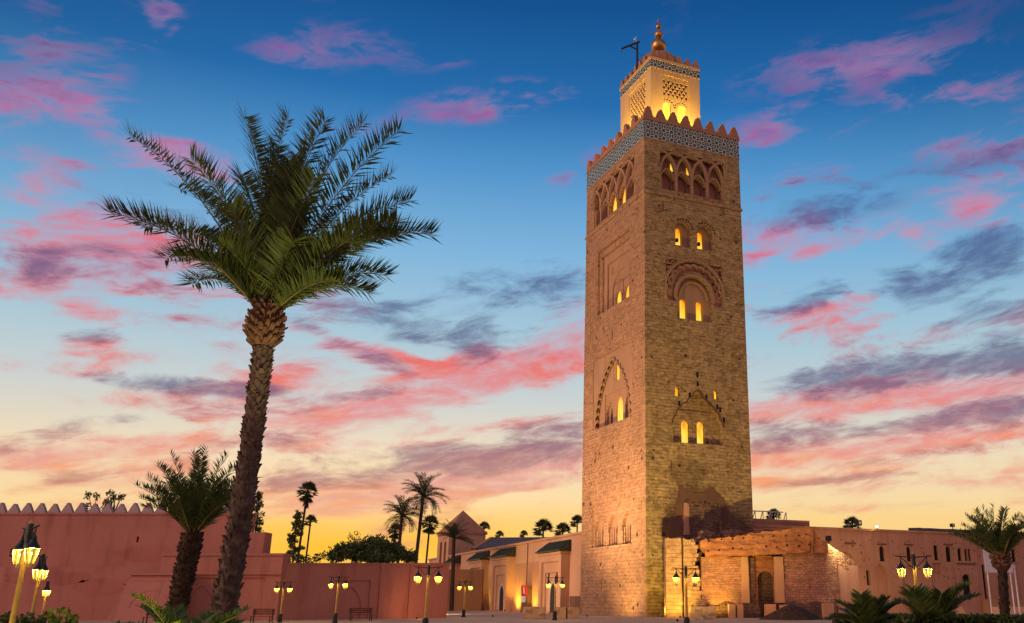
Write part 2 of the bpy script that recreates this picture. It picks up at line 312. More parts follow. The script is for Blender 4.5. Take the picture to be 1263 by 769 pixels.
def stone(name, c1, c2, mortar, bw=.95, bh=.46, pits=.5, mott=.5, bumps=.6, mort=.018, pitcol=(.04,.022,.014,1), rub=.5, gatelo=.38, stains=()):
    m, t, b = mat(name, .95, .15)
    uv = t.n('ShaderNodeUVMap').outputs[0]
    d = t.n('ShaderNodeTexNoise', {'Vector': uv, 'Scale': 1.1, 'Detail': 4.0}).outputs[1]
    d2 = t.n('ShaderNodeVectorMath', {0: t.n('ShaderNodeVectorMath', {0: d, 1: (.5,.5,.5)}, operation='SUBTRACT'), 'Scale': .34}, operation='SCALE')
    uvd = t.n('ShaderNodeVectorMath', {0: uv, 1: d2}, operation='ADD').outputs[0]
    br = t.n('ShaderNodeTexBrick', {'Vector': uvd, 'Color1': c1, 'Color2': c2, 'Mortar': mortar, 'Scale': 1.0, 'Mortar Size': mort, 'Mortar Smooth': .3, 'Bias': -.1, 'Brick Width': bw, 'Row Height': bh}, offset=.5, squash=.75, squash_frequency=3)
    big = t.n('ShaderNodeTexNoise', {'Vector': uv, 'Scale': .16, 'Detail': 6.0, 'Roughness': .62}).outputs[0]
    fine = t.n('ShaderNodeTexNoise', {'Vector': uv, 'Scale': 3.2, 'Detail': 8.0, 'Roughness': .7}).outputs[0]
    stv = t.n('ShaderNodeMapping', {0: uv, 'Scale': (.9, .12, 1)}).outputs[0]
    strk = t.n('ShaderNodeTexNoise', {'Vector': stv, 'Scale': 1.0, 'Detail': 5.0, 'Roughness': .6}).outputs[0]
    col = t.mix(t.m('MULTIPLY', t.smooth(big, .35, .68), mott), br.outputs[0], tuple(c*.55 for c in c1[:3])+(1,))
    col = t.mix(t.m('MULTIPLY', t.smooth(strk, .52, .75), mott*.7), col, tuple(c*.6 for c in c2[:3])+(1,))
    col = t.mix(t.m('MULTIPLY', t.smooth(fine, .35, .7), .35), col, tuple(min(1, c*1.35) for c in c1[:3])+(1,))
    rv = t.n('ShaderNodeTexVoronoi', {'Vector': t.n('ShaderNodeMapping', {0: uvd, 'Scale': (2.0, 3.4, 1)}).outputs[0], 'Scale': 1.0, 'Randomness': .85})
    rc = t.n('ShaderNodeSeparateColor', {0: rv.outputs['Color']}).outputs[0]
    col = t.mix(t.m('MULTIPLY', t.smooth(rc, .55, 1.0), rub), col, tuple(c*.42 for c in c2[:3])+(1,))
    col = t.mix(t.m('MULTIPLY', t.smooth(rc, .38, .0), rub*.7), col, tuple(min(1, c*1.5) for c in c1[:3])+(1,))
    for (su, sh_, ru, rh, am) in stains:      # old smoke and damp marks left by the building that stood here
        mp = t.n('ShaderNodeMapping', {0: uv, 'Location': (su, sh_, 0), 'Scale': (ru, rh, 1)}, vector_type='TEXTURE').outputs[0]
        ds = t.n('ShaderNodeVectorMath', {0: mp}, operation='LENGTH').outputs['Value']
        sm_ = t.smooth(t.m('ADD', ds, t.m('MULTIPLY', t.m('SUBTRACT', t.n('ShaderNodeTexNoise', {'Vector': uv, 'Scale': .9, 'Detail': 6.0, 'Roughness': .65}).outputs[0], .5), 1.1)), 1.15, .62)
        col = t.mix(t.m('MULTIPLY', sm_, am), col, (.075,.04,.032,1))
    vo = t.n('ShaderNodeTexVoronoi', {'Vector': uvd, 'Scale': 1.0, 'Randomness': 1.0})
    gate = t.n('ShaderNodeTexNoise', {'Vector': uv, 'Scale': .5, 'Detail': 4.0}).outputs[0]
    rad = t.m('MULTIPLY', t.m('SUBTRACT', t.n('ShaderNodeSeparateColor', {0: vo.outputs['Color']}).outputs[0], 1-pits), .42)
    pit = t.smooth(t.m('SUBTRACT', rad, t.m('SUBTRACT', vo.outputs['Distance'], t.m('MULTIPLY', fine, .05))), 0.0, .06)
    pit = t.m('MULTIPLY', pit, t.smooth(gate, gatelo, gatelo+.15))
    col = t.mix(t.m('MULTIPLY', pit, .8), col, pitcol)
    link(t, col, b.inputs['Base Color'])
    h = t.m('ADD', t.m('MULTIPLY', t.m('SUBTRACT', 1, br.outputs['Fac']), .5), t.m('SUBTRACT', t.m('MULTIPLY', fine, .9), t.m('MULTIPLY', pit, 1.6)))
    bp = t.n('ShaderNodeBump', {'Strength': bumps, 'Distance': .12, 'Height': h}); link(t, bp.outputs[0], b.inputs['Normal'])
    return m
def plaster(name, c1, c2, stain, st=.5, sc=.25, bump=.3, strata=0):
    m, t, b = mat(name, .95, .15)
    uv = t.n('ShaderNodeUVMap').outputs[0]
    big = t.n('ShaderNodeTexNoise', {'Vector': uv, 'Scale': sc, 'Detail': 7.0, 'Roughness': .6}).outputs[0]
    fine = t.n('ShaderNodeTexNoise', {'Vector': uv, 'Scale': 4.0, 'Detail': 6.0, 'Roughness': .65}).outputs[0]
    stv = t.n('ShaderNodeMapping', {0: uv, 'Scale': (1.1, .15, 1)}).outputs[0]
    strk = t.n('ShaderNodeTexNoise', {'Vector': stv, 'Scale': 1.0, 'Detail': 5.0}).outputs[0]
    col = t.ramp(big, [(.3, c1), (.7, c2)])
    col = t.mix(t.m('MULTIPLY', t.smooth(strk, .48, .75), st), col, stain)
    col = t.mix(t.m('MULTIPLY', t.smooth(fine, .45, .75), .25), col, tuple(c*.6 for c in c1[:3])+(1,))
    link(t, col, b.inputs['Base Color'])
    if strata:
        w = t.n('ShaderNodeTexWave', {'Vector': uv, 'Scale': strata, 'Distortion': 5.0, 'Detail': 4.0, 'Detail Scale': 1.5}, bands_direction='Y').outputs[1]
        fine = t.m('ADD', t.m('MULTIPLY', w, 1.2), fine)
    bp = t.n('ShaderNodeBump', {'Strength': bump, 'Distance': .04+.1*bool(strata), 'Height': fine}); link(t, bp.outputs[0], b.inputs['Normal'])
    return m
def leafmat(name, c1, c2, tr=.25):
    m, t, b = mat(name, .55, .3)
    g = t.n('ShaderNodeNewGeometry')
    n = t.n('ShaderNodeTexNoise', {'Vector': t.n('ShaderNodeTexCoord').outputs['Object'], 'Scale': 1.3, 'Detail': 3.0}).outputs[0]
    f = t.m('ADD', t.m('MULTIPLY', g.outputs['Random Per Island'], .55), t.m('MULTIPLY', n, .45))
    link(t, t.ramp(f, [(.25, c1), (.75, c2)]), b.inputs['Base Color'])
    if tr:
        b.inputs['Transmission Weight'].default_value = 0
        tl = t.n('ShaderNodeBsdfTranslucent', {0: c2}); mx = t.n('ShaderNodeMixShader', {0: tr, 1: b, 2: tl})
        out = [x for x in t.t.nodes if x.type == 'OUTPUT_MATERIAL'][0]; link(t, mx.outputs[0], out.inputs[0])
    return m
def glowmat(name, c1, c2, strength, scale=1.2):
    m, t, b = mat(name, .4)
    n = t.n('ShaderNodeTexNoise', {'Vector': t.n('ShaderNodeTexCoord').outputs['Object'], 'Scale': scale, 'Detail': 4.0}).outputs[0]
    link(t, t.ramp(n, [(.35, c1), (.6, c2)]), b.inputs['Emission Color']); b.inputs['Emission Strength'].default_value = strength
    b.inputs['Base Color'].default_value = c1
    return m
M = {}
M['stone'] = stone('minaret_stone', (.42,.25,.14,1), (.34,.20,.112,1), (.29,.17,.095,1), bw=.72, bh=.36, pits=.56, rub=.36, bumps=1.0, mott=.7, gatelo=.30)
M['stoner'] = stone('minaret_rough_stone', (.41,.285,.13,1), (.33,.225,.10,1), (.17,.11,.05,1), bw=.68, bh=.34, pits=.52, rub=.58, bumps=1.0, mott=.55, mort=.022, gatelo=.30, stains=((6.0,10.3,3.9,3.0,.75), (5.0,14.4,2.9,1.5,.42), (10.6,8.4,2.6,1.9,.8), (2.9,8.8,1.3,2.0,.75), (1.2,1.2,1.6,1.5,.6)))
M['trim'] = stone('trim_stone', (.42,.27,.16,1), (.34,.21,.12,1), (.25,.16,.1,1), bw=.6, bh=.3, pits=.15)
M['inner'] = plaster('recess_plaster', (.34,.2,.12,1), (.40,.25,.15,1), (.2,.11,.07,1))
M['pale'] = plaster('lantern_plaster', (.50,.35,.17,1), (.60,.43,.22,1), (.38,.25,.12,1), st=.5, bump=.6)
M['brickearth'] = plaster('merlon_plaster', (.32,.16,.095,1), (.40,.21,.125,1), (.2,.1,.06,1))
M['pink'] = plaster('pink_plaster', (.34,.145,.108,1), (.43,.19,.14,1), (.23,.09,.065,1), st=.6, sc=.12)
M['facade'] = plaster('facade_plaster', (.44,.26,.15,1), (.53,.32,.19,1), (.33,.18,.10,1), st=.5)
M['facadelow'] = plaster('facade_lower_plaster', (.36,.19,.10,1), (.43,.24,.13,1), (.3,.15,.09,1), st=.5)
M['rwall'] = plaster('old_wall_plaster', (.36,.18,.115,1), (.44,.23,.15,1), (.22,.11,.075,1), st=.6)
M['earth'] = plaster('rammed_earth', (.25,.095,.042,1), (.40,.17,.075,1), (.26,.11,.05,1), st=.7, sc=.8, bump=.9, strata=.45)
M['ruinbrick'] = stone('ruin_brick', (.34,.155,.09,1), (.5,.29,.19,1), (.24,.11,.065,1), bw=.46, bh=.23, pits=.35, mott=.7, bumps=1.0, mort=.03, rub=.7)
M['dim'] = plaster('dim_wall_plaster', (.26,.13,.06,1), (.31,.16,.08,1), (.17,.08,.04,1), st=.6)
M['darkmason'] = stone('stained_shaded_masonry', (.13,.075,.055,1), (.2,.12,.085,1), (.05,.03,.025,1), bw=.5, bh=.3, pits=.7, mott=.6, bumps=1.0)  # stained masonry; its dark tone also serves as painted doorway shade
M['remnant'] = plaster('plaster_remnant', (.11,.058,.04,1), (.17,.095,.062,1), (.075,.04,.028,1), st=.5, sc=.5)
M['dark'] = flat('painted_dark_interior', (.012,.008,.007), .9)  # near-black colour puts the shade of openings into the material
M['black'] = flat('dark_iron', (.016,.018,.016), .45, var=.4)
M['post'] = flat('ochre_post_paint', (.36,.24,.05), .5, var=.3)
M['gold'] = flat('aged_copper', (.52,.28,.08), .38, metal=.85, var=.35, scale=1.2)
M['greentile'] = flat('green_roof_tile', (.035,.045,.030), .4, var=.6, scale=6)
M['slate'] = flat('grey_roof', (.09,.085,.09), .8, var=.35)
M['wood'] = flat('bench_wood', (.13,.05,.025), .6, var=.4, scale=6)
M['doorwood'] = flat('dark_door', (.035,.02,.012), .6)
M['white'] = flat('white_paint', (.6,.55,.5), .6)
def litmat():
    m, t, b = mat('lit_window', .5); g = t.n('ShaderNodeTexCoord'); z = t.n('ShaderNodeSeparateXYZ', {0: g.outputs['Generated']}).outputs[2]
    n = t.n('ShaderNodeTexNoise', {'Vector': t.n('ShaderNodeMapping', {0: g.outputs['Object'], 'Scale': (2.2, 2.2, .7)}).outputs[0], 'Scale': 1.3, 'Detail': 4.0}).outputs[0]
    f = t.m('ADD', t.m('MULTIPLY', z, -.62), t.m('ADD', .30, t.m('MULTIPLY', n, 1.05)))
    link(t, t.ramp(f, [(.05, (.55,.14,.003,1)), (.3, (.95,.36,.006,1)), (.55, (1.0,.58,.02,1)), (.9, (1.0,.80,.12,1))]), b.inputs['Emission Color']); b.inputs['Emission Strength'].default_value = 1.05
    b.inputs['Base Color'].default_value = (.4,.25,.1,1); return m
M['lit'] = litmat()
M['lampglass'] = glowmat('lamp_glass', (1.0,.62,.04,1), (1.0,.74,.10,1), 1.15)
def lampglass2():
    m, t, b = mat('clear_lamp_glass', .2); g = t.n('ShaderNodeBsdfTransparent', {0: (1,.95,.8,1)}); e = t.n('ShaderNodeEmission', {0: (1,.66,.05,1), 1: 1.0})
    fr = t.n('ShaderNodeFresnel', {0: 1.3}); mx = t.n('ShaderNodeMixShader', {0: .45, 1: g, 2: e}); out = [x for x in t.t.nodes if x.type == 'OUTPUT_MATERIAL'][0]; link(t, mx.outputs[0], out.inputs[0]); return m
M['lampclear'] = lampglass2()
M['bulb'] = glowmat('lamp_bulb', (1.0,.72,.2,1), (1.0,.8,.3,1), 1.6)
M['frame'] = flat('yellowed_frame_paint', (.55,.45,.2), .5, var=.2)
M['floodglass'] = glowmat('flood_glass', (1.0,.95,.6,1), (1.0,.98,.75,1), 2.2)
M['brownmetal'] = flat('brown_box', (.12,.06,.035), .5)
M['red'] = flat('red_panel', (.5,.03,.02), .5)
M['block'] = stone('stone_block', (.46,.30,.15,1), (.36,.22,.11,1), (.15,.09,.05,1), bw=3, bh=3, pits=.6, bumps=.8)
M['soil'] = flat('dark_soil', (.05,.026,.015), .95, var=.5)
M['trunk'] = flat('palm_trunk', (.085,.06,.048), .9, var=.45, scale=5)
M['boot'] = flat('palm_boot', (.13,.07,.04), .9, var=.5, scale=4)
M['trunkd'] = flat('dark_palm_trunk', (.04,.024,.016), .9, var=.5, scale=5)
M['frond'] = leafmat('date_frond', (.035,.062,.018,1), (.125,.165,.042,1), .25)
M['frondd'] = leafmat('far_frond', (.02,.035,.012,1), (.06,.075,.025,1), .15)
M['cycad'] = leafmat('palm_shrub_frond', (.045,.085,.016,1), (.13,.18,.035,1), .28)
M['fern'] = leafmat('cycad_frond', (.045,.10,.014,1), (.13,.20,.03,1), .3)
M['leaf'] = leafmat('tree_leaf', (.03,.05,.014,1), (.09,.125,.034,1), .15)
M['hedge'] = leafmat('hedge_leaf', (.02,.04,.01,1), (.06,.10,.02,1), .15)
M['rachis'] = flat('frond_stalk', (.16,.13,.05), .6)
def tilemat():
    m, t, b = mat('zellij_tile', .3, .5)
    uv = t.n('ShaderNodeUVMap').outputs[0]
    s = t.n('ShaderNodeSeparateXYZ', {0: uv}); S = 1.02
    def cell(v, o=0.0): return t.m('SUBTRACT', t.m('FRACT', t.m('ADD', t.m('DIVIDE', v, S), 500+o)), .5)
    x, y = cell(s.outputs[0]), cell(s.outputs[1])
    ax, ay = t.m('ABSOLUTE', x), t.m('ABSOLUTE', y)
    mx = t.m('MAXIMUM', ax, ay); mn = t.m('MINIMUM', ax, ay); sm = t.m('ADD', ax, ay)
    def band(v, a, w): return t.m('LESS_THAN', t.m('ABSOLUTE', t.m('SUBTRACT', v, a)), w)
    l1 = band(mx, .25, .055)
    l2 = t.m('MULTIPLY', t.m('LESS_THAN', mn, .05), t.m('GREATER_THAN', mx, .25))
    l3 = band(sm, .76, .06)
    ln = t.m('MAXIMUM', t.m('MAXIMUM', l1, l2), l3)
    dk = t.mix(t.m('LESS_THAN', mx, .2), (.004,.010,.010,1), (.008,.03,.026,1))
    n = t.n('ShaderNodeTexNoise', {'Vector': uv, 'Scale': 1.2, 'Detail': 5.0}).outputs[0]
    lc = t.ramp(n, [(.3, (.33,.39,.30,1)), (.7, (.50,.57,.45,1))])
    link(t, t.mix(ln, dk, lc), b.inputs['Base Color'])
    return m
M['tile'] = tilemat()
def groundmat(name, c1, c2, joint, sz):
    m, t, b = mat(name, .8, .3)
    uv = t.n('ShaderNodeUVMap').outputs[0]
    br = t.n('ShaderNodeTexBrick', {'Vector': uv, 'Color1': c1, 'Color2': c2, 'Mortar': joint, 'Scale': 1.0, 'Mortar Size': .012, 'Brick Width': sz, 'Row Height': sz}, offset=.5)
    n = t.n('ShaderNodeTexNoise', {'Vector': uv, 'Scale': .35, 'Detail': 7.0}).outputs[0]
    link(t, t.mix(t.m('MULTIPLY', t.smooth(n, .4, .7), .5), br.outputs[0], tuple(c*.6 for c in c1[:3])+(1,)), b.inputs['Base Color'])
    bp = t.n('ShaderNodeBump', {'Strength': .2, 'Distance': .02, 'Height': n}); link(t, bp.outputs[0], b.inputs['Normal'])
    return m
M['paving'] = groundmat('plaza_paving', (.52,.37,.23,1), (.45,.32,.20,1), (.26,.18,.11,1), .6)
M['grass'] = flat('lawn_grass', (.03,.055,.015), .9, var=.5, scale=8)
M['hill'] = flat('haze_tinted_hill', (.20,.24,.36), .95, var=.1, scale=.002)  # blue of distant haze put into the base colour

# ------------------------------------------------------------------ ground, hills
def sheet(name, pts, z, m, kind='structure'):
    o = MB().add([(x, y, z) for x, y in pts], [tuple(range(len(pts)))]).build(name, m); return tag(o, kind=kind)
sheet('ground', [(-6000,-200), (6000,-200), (6000,9000), (-6000,9000)], 0, M['paving'])
sheet('lawn', [(-60,12), (-7.5,12), (-7.5,38), (-14,52), (-60,58)], .004, M['grass'])
sheet('lawn', [(6.2,22), (60,22), (60,48), (9.5,48)], .004, M['grass'])
hb = MB(); hv = []; random.seed(3)
for i in range(121):
    x = -2600+i*43; h = 150+90*fbm((i*.13, 2, 0), 1, 4)*2
    hv += [(x, 5200+200*math.sin(i*.3), -5), (x, 5600, max(30, h))]
hb.add(hv, [(2*i, 2*i+2, 2*i+3, 2*i+1) for i in range(120)])
hb.add([(-2600,5600,0), (2560,5600,0), (2560,6400,-5), (-2600,6400,-5)], [(0,1,2,3)])
tag(hb.build('hills', M['hill']), kind='structure')

# ------------------------------------------------------------------ minaret
CX, CY, YAW = 1.4319, 96.9032, .4527
mn = thing('minaret', 'tall square stone minaret with tiled crown, lit windows and copper balls', 'minaret', (CX, CY, 0), YAW)
WR, WL, HS = 12.8, 16.54, 52.15
mR = lambda u, d, h: (u, d, h)
mL = lambda u, d, h: (d, u, h)
T = 1.6
# right face openings
R_top = rect(2.03, 46.1, 10.6, 51.1)
R_s1, R_s2 = arch(4.85, 2.1, 39.55, 42.65, 'round'), arch(7.75, 2.1, 39.55, 42.65, 'round')
R_big = [(3.95,31.0), (8.5,31.0), (8.5,33.6)] + [(6.22+2.28*math.cos(PI*k/18), 33.75+2.3*math.sin(PI*k/18)) for k in range(1, 18)] + [(3.95,33.6)]
lam = [(3.22,17.35), (9.5,17.35), (9.5,19.35)]
R_lam = lam[:2] + [(9.45,17.36)] + scallop([(0,0), (0,0)]+[(9.45,19.3), (8.75,20.9), (7.4,21.9), (6.35,23.1), (5.3,21.9), (3.95,20.9), (3.25,19.3)], 10, .16)[2:]
R_sm = [arch(3.9, .6, 22.25, 23.35), arch(8.68, .6, 22.35, 23.42)]
R_ring = [(6.25+3.6*math.cos(a), 34.2+3.6*math.sin(a)) for a in [-.36+(PI+.72)*k/30 for k in range(31)]]+[(6.25+2.6*math.cos(a), 34.0+2.6*math.sin(a)) for a in [PI+.4-(PI+.8)*k/24 for k in range(25)]]
R_spn = [[(2.6,36.0), (3.3,37.0), (4.2,37.8), (2.6,37.8)], [(8.3,37.8), (9.2,37.0), (9.9,36.0), (9.9,37.8)]]
slR = [rect(2.3, 43.3, 2.44, 44.7), rect(2.95, 13.9, 3.1, 15.2)]
shr = MB()
plate(shr, rect(0, 0, WR, HS), [R_top, R_s1, R_s2, R_big, R_lam, R_ring]+R_spn+R_sm+slR, 0, T, mR)
shr.build('shaft_front', M['stoner'], mn, recalc=False)
sh = MB()
# left face openings
L_top = rect(2.57, 46.0, 14.0, 51.25)
L_fr = rect(3.95, 34.05, 12.7, 42.28)
L_pan = rect(3.15, 20.35, 13.7, 28.65)
L_g = rect(3.46, 7.12, 13.6, 11.8)
slL = [rect(8.25, 30.0, 8.5, 31.3), rect(12.6, 16.8, 12.82, 17.9), rect(10.7, 2.6, 10.9, 3.9)]
plate(sh, rect(0, 0, WL, HS), [L_top, L_fr, L_pan, L_g]+slL, 0, T, mL)
sh.add([(WR,0,0), (WR,WL,0), (WR,WL,HS), (WR,0,HS)], [(0,1,2,3)]); sh.add([(0,WL,0), (WR,WL,0), (WR,WL,HS), (0,WL,HS)], [(0,1,2,3)])
sh.add([(0,0,HS), (WR,0,HS), (WR,WL,HS), (0,WL,HS)], [(0,1,2,3)])
sh.build('shaft', M['stone'], mn, recalc=False)
MB().box(T, T, 0, WR-.1, WL-.1, HS-.1).build('core', M['dark'], mn)

def pane(poly, d, mp, m='lit'):
    mb = MB(); g = grow(poly, .04)
    mb.prism(g, d, d+.06, mp); return mb.build('window', M[m], mn)
def panel(name, poly, holes, d, depth, mp, m='inner', g=.06):
    return plate(MB(), grow(poly, g), holes, d, depth, mp).build(name, M[m], mn, recalc=False)
# right, top: four blind arches under a net of ribs
ar = [arch(u, 1.55, 46.12, 48.75, 'pointed') for u in (3.15, 5.2, 7.3, 9.4)]
wn = [arch(4.07, .45, 49.05, 50.1), arch(6.22, .45, 49.0, 50.0)]
wx = arch(8.3, .4, 48.95, 49.95)
panel('blind_arcade', R_top, ar+wn+[wx], .95, .5, mR)
for a in ar: pane(a, 1.4, mR, 'rwall')
for a in wn: pane(a, 1.0, mR)
rb = MB()
for i in range(-1, 5):
    for fam in (0, 1):
        pth = []
        for k in range(15):
            t = k/14; s = t if fam == 0 else 1-t
            u = 2.1+2.1*i+2.1*2*s*.5+2.1*(0 if fam == 0 else 0)
            h = 48.2+2.85*math.sin(t*PI/2)
            u = (2.1+2.1*i)+2.1*(1-math.cos(t*PI/2)) if fam == 0 else (2.1+2.1*(i+2))-2.1*(1-math.cos(t*PI/2))
            if 2.06 < u < 10.57: pth.append((u, h))
        if len(pth) > 2: rib(rb, pth, .26, .04+.004*fam, .55, mR)
for i in range(5):
    u = 2.15+2.08*i; rb.prism(rect(u-.13, 46.1, u+.13, 48.3), .10, .95, mR)
for u in (3.15, 5.2, 7.3, 9.4):
    o = scallop(arch(u, 1.75, 47.3, 49.0, 'pointed'), 9, .13)[2:]
    rib(rb, o, .17, .3, .95, mR)
rb.build('arch_net', M['inner'], mn)
# right: twin windows
for s_, uc in ((R_s1, 4.7), (R_s2, 7.57)):
    w_ = arch(uc, .86, 39.6, 42.02); panel('window_surround', s_, [w_], .70, .5, mR); pane(w_, 1.15, mR)
    c_ = MB(); rib(c_, scallop(arch(uc+.1, 1.75, 40.9, 42.55), 11, .1)[2:], .14, .16, .42, mR); c_.build('lobed_arch', M['inner'], mn)
    for k in range(8): a = PI*(k+.4)/11; q_ = (uc+.12+1.28*math.cos(a), 41.65+1.15*math.sin(a)); MB().prism([(q_[0]+.09*math.cos(a)-.2*math.sin(a)*0, q_[1]-.1), (q_[0]+.2, q_[1]+.02), (q_[0]+.16, q_[1]+.16), (q_[0]-.04, q_[1]+.1)], -.02, .05, mR).build('painted_notch', M['dark'], mn)  # dark dots painted as the shade of gaps round the arch
    MB().lathe([(.0,-.28), (.16,-.2), (.2,0), (.14,.2), (0,.26)], 10, (uc-.1, .95, 40.55)).build('window_lamp', M['black'], mn)
# right: large relief arch
wb = [arch(5.1, .95, 31.07, 33.5), arch(7.17, .95, 31.07, 33.5)]
panel('window_surround', R_big, wb, .6, .6, mR)
for a in wb: pane(a, 1.1, mR)
panel('carved_ground', R_ring, [], .38, .3, mR, 'rwall')
for s_ in R_spn: panel('carved_ground', s_, [], .3, .3, mR, 'rwall')
rl = MB()
rib(rl, [(6.22+2.45*math.cos(PI*k/24), 33.75+2.45*math.sin(PI*k/24)) for k in range(-2, 27)], .22, -.10, .1, mR)
rib(rl, [(6.22+1.75*math.cos(PI*k/22), 33.55+1.9*math.sin(PI*k/22)) for k in range(0, 23)], .20, .2, .4, mR)
rib(rl, [(6.3+3.75*math.cos(PI*k/30), 34.3+3.75*math.sin(PI*k/30)) for k in range(-2, 33)], .2, -.10, .08, mR)
rib(rl, [(2.5,32.75), (3.95,32.75)], .14, -.06, .05, mR); rib(rl, [(8.5,32.75), (10.3,32.75)], .14, -.06, .05, mR)
for k in range(11):
    a = PI*(k+.5)/11; c = (6.25+3.08*math.cos(a), 34.0+3.08*math.sin(a))
    rib(rl, [(c[0]+.46*math.cos(t+a), c[1]+.46*math.sin(t+a)) for t in [-1.9+3.8*j/9 for j in range(10)]], .15, -.02, .36, mR)
for k in range(7):
    u = 3.2+k*1.0; rib(rl, [(u+.42*math.cos(PI*j/8), 38.05+.5*math.sin(PI*j/8)) for j in range(9)], .11, -.07, .06, mR)
for k in range(26):
    u, h = (random.choice((2.75, 3.4, 9.1, 9.8))+random.uniform(-.25,.25), random.uniform(35.6, 37.7)); rib(rl, [(u-.2, h), (u+.1, h+.25), (u+.25, h-.05)], .13, -.04, .28, mR)
rl.build('carved_arch', M['inner'], mn)
# right: lambrequin arch
wl = [arch(5.23, .92, 17.5, 19.9), arch(7.13, .9, 17.55, 19.92)]
panel('window_surround', R_lam, wl, .95, .5, mR, 'stoner')
for a in wl: pane(a, 1.2, mR)
for a in R_sm: pane(a, .6, mR)
lm = MB(); rib(lm, [(6.2,17.5), (6.2,20.8)], .14, .8, .96, mR); rib(lm, [(8.2,17.5), (8.2,20.9)], .14, .8, .96, mR); rib(lm, [(4.1,20.85), (8.4,20.85)], .14, .8, .96, mR)
rib(lm, [(3.05,23.95), (9.85,24.15)], .10, -.04, .05, mR); rib(lm, [(9.75,17.4), (9.85,24.15)], .10, -.04, .05, mR)
lm.build('arch_moulding', M['trim'], mn)
lm = MB(); rib(lm, grow(R_lam, .06)[3:], .13, -.10, .2, mR); lm.build('arch_moulding', M['remnant'], mn)  # dark rib colour gives the recess edge its shade
for u, h in ((4.05,21.25), (5.35,22.25), (6.35,23.6), (6.35,24.6), (7.4,22.2), (8.75,21.25), (9.1,21.0), (9.55,19.9)): MB().prism(rect(u-.13, h-.05, u+.13, h+.5), -.04, .05, mR).build('painted_notch', M['dark'], mn)  # raised black marks with the shade of notches in their colour
# left, top
la = [arch(u, 1.75, 46.05, 48.55, 'pointed') for u in (3.95, 6.15, 8.9, 11.2)] + [arch(12.95, 1.1, 46.05, 48.3, 'pointed')]
panel('blind_arcade', L_top, la, .60, .50, mL)
for i, a in enumerate(la): pane(a, .70 if i in (1, 2) else .98, mL, 'lit' if i in (1, 2) else 'inner')
rb = MB()
for i in range(-1, 6):
    for fam in (0, 1):
        pth = []
        for k in range(15):
            t = k/14; h = 48.1+3.1*math.sin(t*PI/2)
            u = (2.7+2.4*i)+2.4*(1-math.cos(t*PI/2)) if fam == 0 else (2.7+2.4*(i+2))-2.4*(1-math.cos(t*PI/2))
            if 2.6 < u < 13.97: pth.append((u, h))
        if len(pth) > 2: rib(rb, pth, .28, .04+.004*fam, .45, mL)
for u in (2.75, 5.0, 7.45, 10.05, 12.25, 13.8): rb.prism(rect(u-.13, 46.05, u+.13, 48.3), .10, .60, mL)
for u in (3.95, 6.15, 8.9, 11.2):
    rib(rb, scallop(arch(u, 1.95, 47.2, 48.85, 'pointed'), 9, .14)[2:], .17, .2, .60, mL)
rb.build('arch_net', M['inner'], mn)
# left: stepped frame
f2 = rect(4.35, 34.05, 11.9, 41.4); f3 = rect(4.85, 34.0, 10.95, 40.2)
panel('stepped_frame', L_fr, [f2], .28, .3, mL, 'stone'); panel('stepped_frame', f2, [f3], .5, .3, mL, 'inner')
ai = arch(7.4, 5.0, 34.05, 38.65, 'round', 18); s12 = [rect(5.0, 38.6, 5.4, 39.6), rect(9.7, 38.6, 10.1, 39.6)]
panel('window_surround', f3, [ai]+s12, .70, .3, mL)
ww = [arch(5.95, 1.3, 34.1, 36.2, 'pointed'), arch(8.35, 1.25, 34.1, 36.2, 'pointed')]
panel('window_surround', ai, ww, .84, .2, mL)
for a in ww+s12: pane(a, .95, mL)
cm = MB()
for u in (5.15, 6.85, 7.45, 9.15): MB().tube([mL(u, .8, 34.1), mL(u, .8, 35.6)], .09, 6).build('colonnette', M['trim'], mn)
rib(cm, [(7.15,34.1), (7.15,37.2)], .12, .76, .9, mL); rib(cm, [(5.0,37.2), (9.8,37.2)], .1, .76, .9, mL)
cm.build('arch_moulding', M['trim'], mn)
# left: lobed arch panel
pl = scallop(arch(8.4, 8.7, 20.4, 27.6, 'pointed', 20), 20, .34)
panel('arch_panel', L_pan, [pl], .10, .3, mL, 'inner')
sq = rect(4.4, 20.4, 11.3, 24.2); tw = rect(7.35, 25.3, 8.3, 27.05)
panel('window_surround', pl, [sq, tw], .45, .4, mL, 'inner')
pane(tw, .62, mL)
lo = MB(); rib(lo, grow(pl, .14)[2:], .14, -.02, .14, mL); lo.build('lobed_moulding', M['inner'], mn)
cur = pl[2:]
for k in range(3, len(cur)-3, 6):
    u, h = cur[k]; MB().prism([(u+.27*math.cos(2*PI*j/7), h+.30*math.sin(2*PI*j/7)) for j in range(7)], .085, .2, mL).build('painted_lobe_gap', M['dark'], mn)  # dark discs carry the shade of gaps between the lobes
aa = [scallop(arch(u, 1.75, 20.4, 23.45, 'pointed'), 9, .10) for u in (5.35, 7.65, 10.35)]
panel('window_surround', sq, aa, .65, .6, mL, 'inner')
for i, a in enumerate(aa): pane(a, .82 if i == 1 else 1.2, mL, 'lit' if i == 1 else 'dark')
for u in (5.35, 10.35): plate(MB(), arch(u, 1.5, 20.45, 23.2, 'pointed'), [arch(u-.15, .8, 20.5, 22.6, 'pointed')], .9, .25, mL).build('niche', M['inner'], mn, recalc=False)
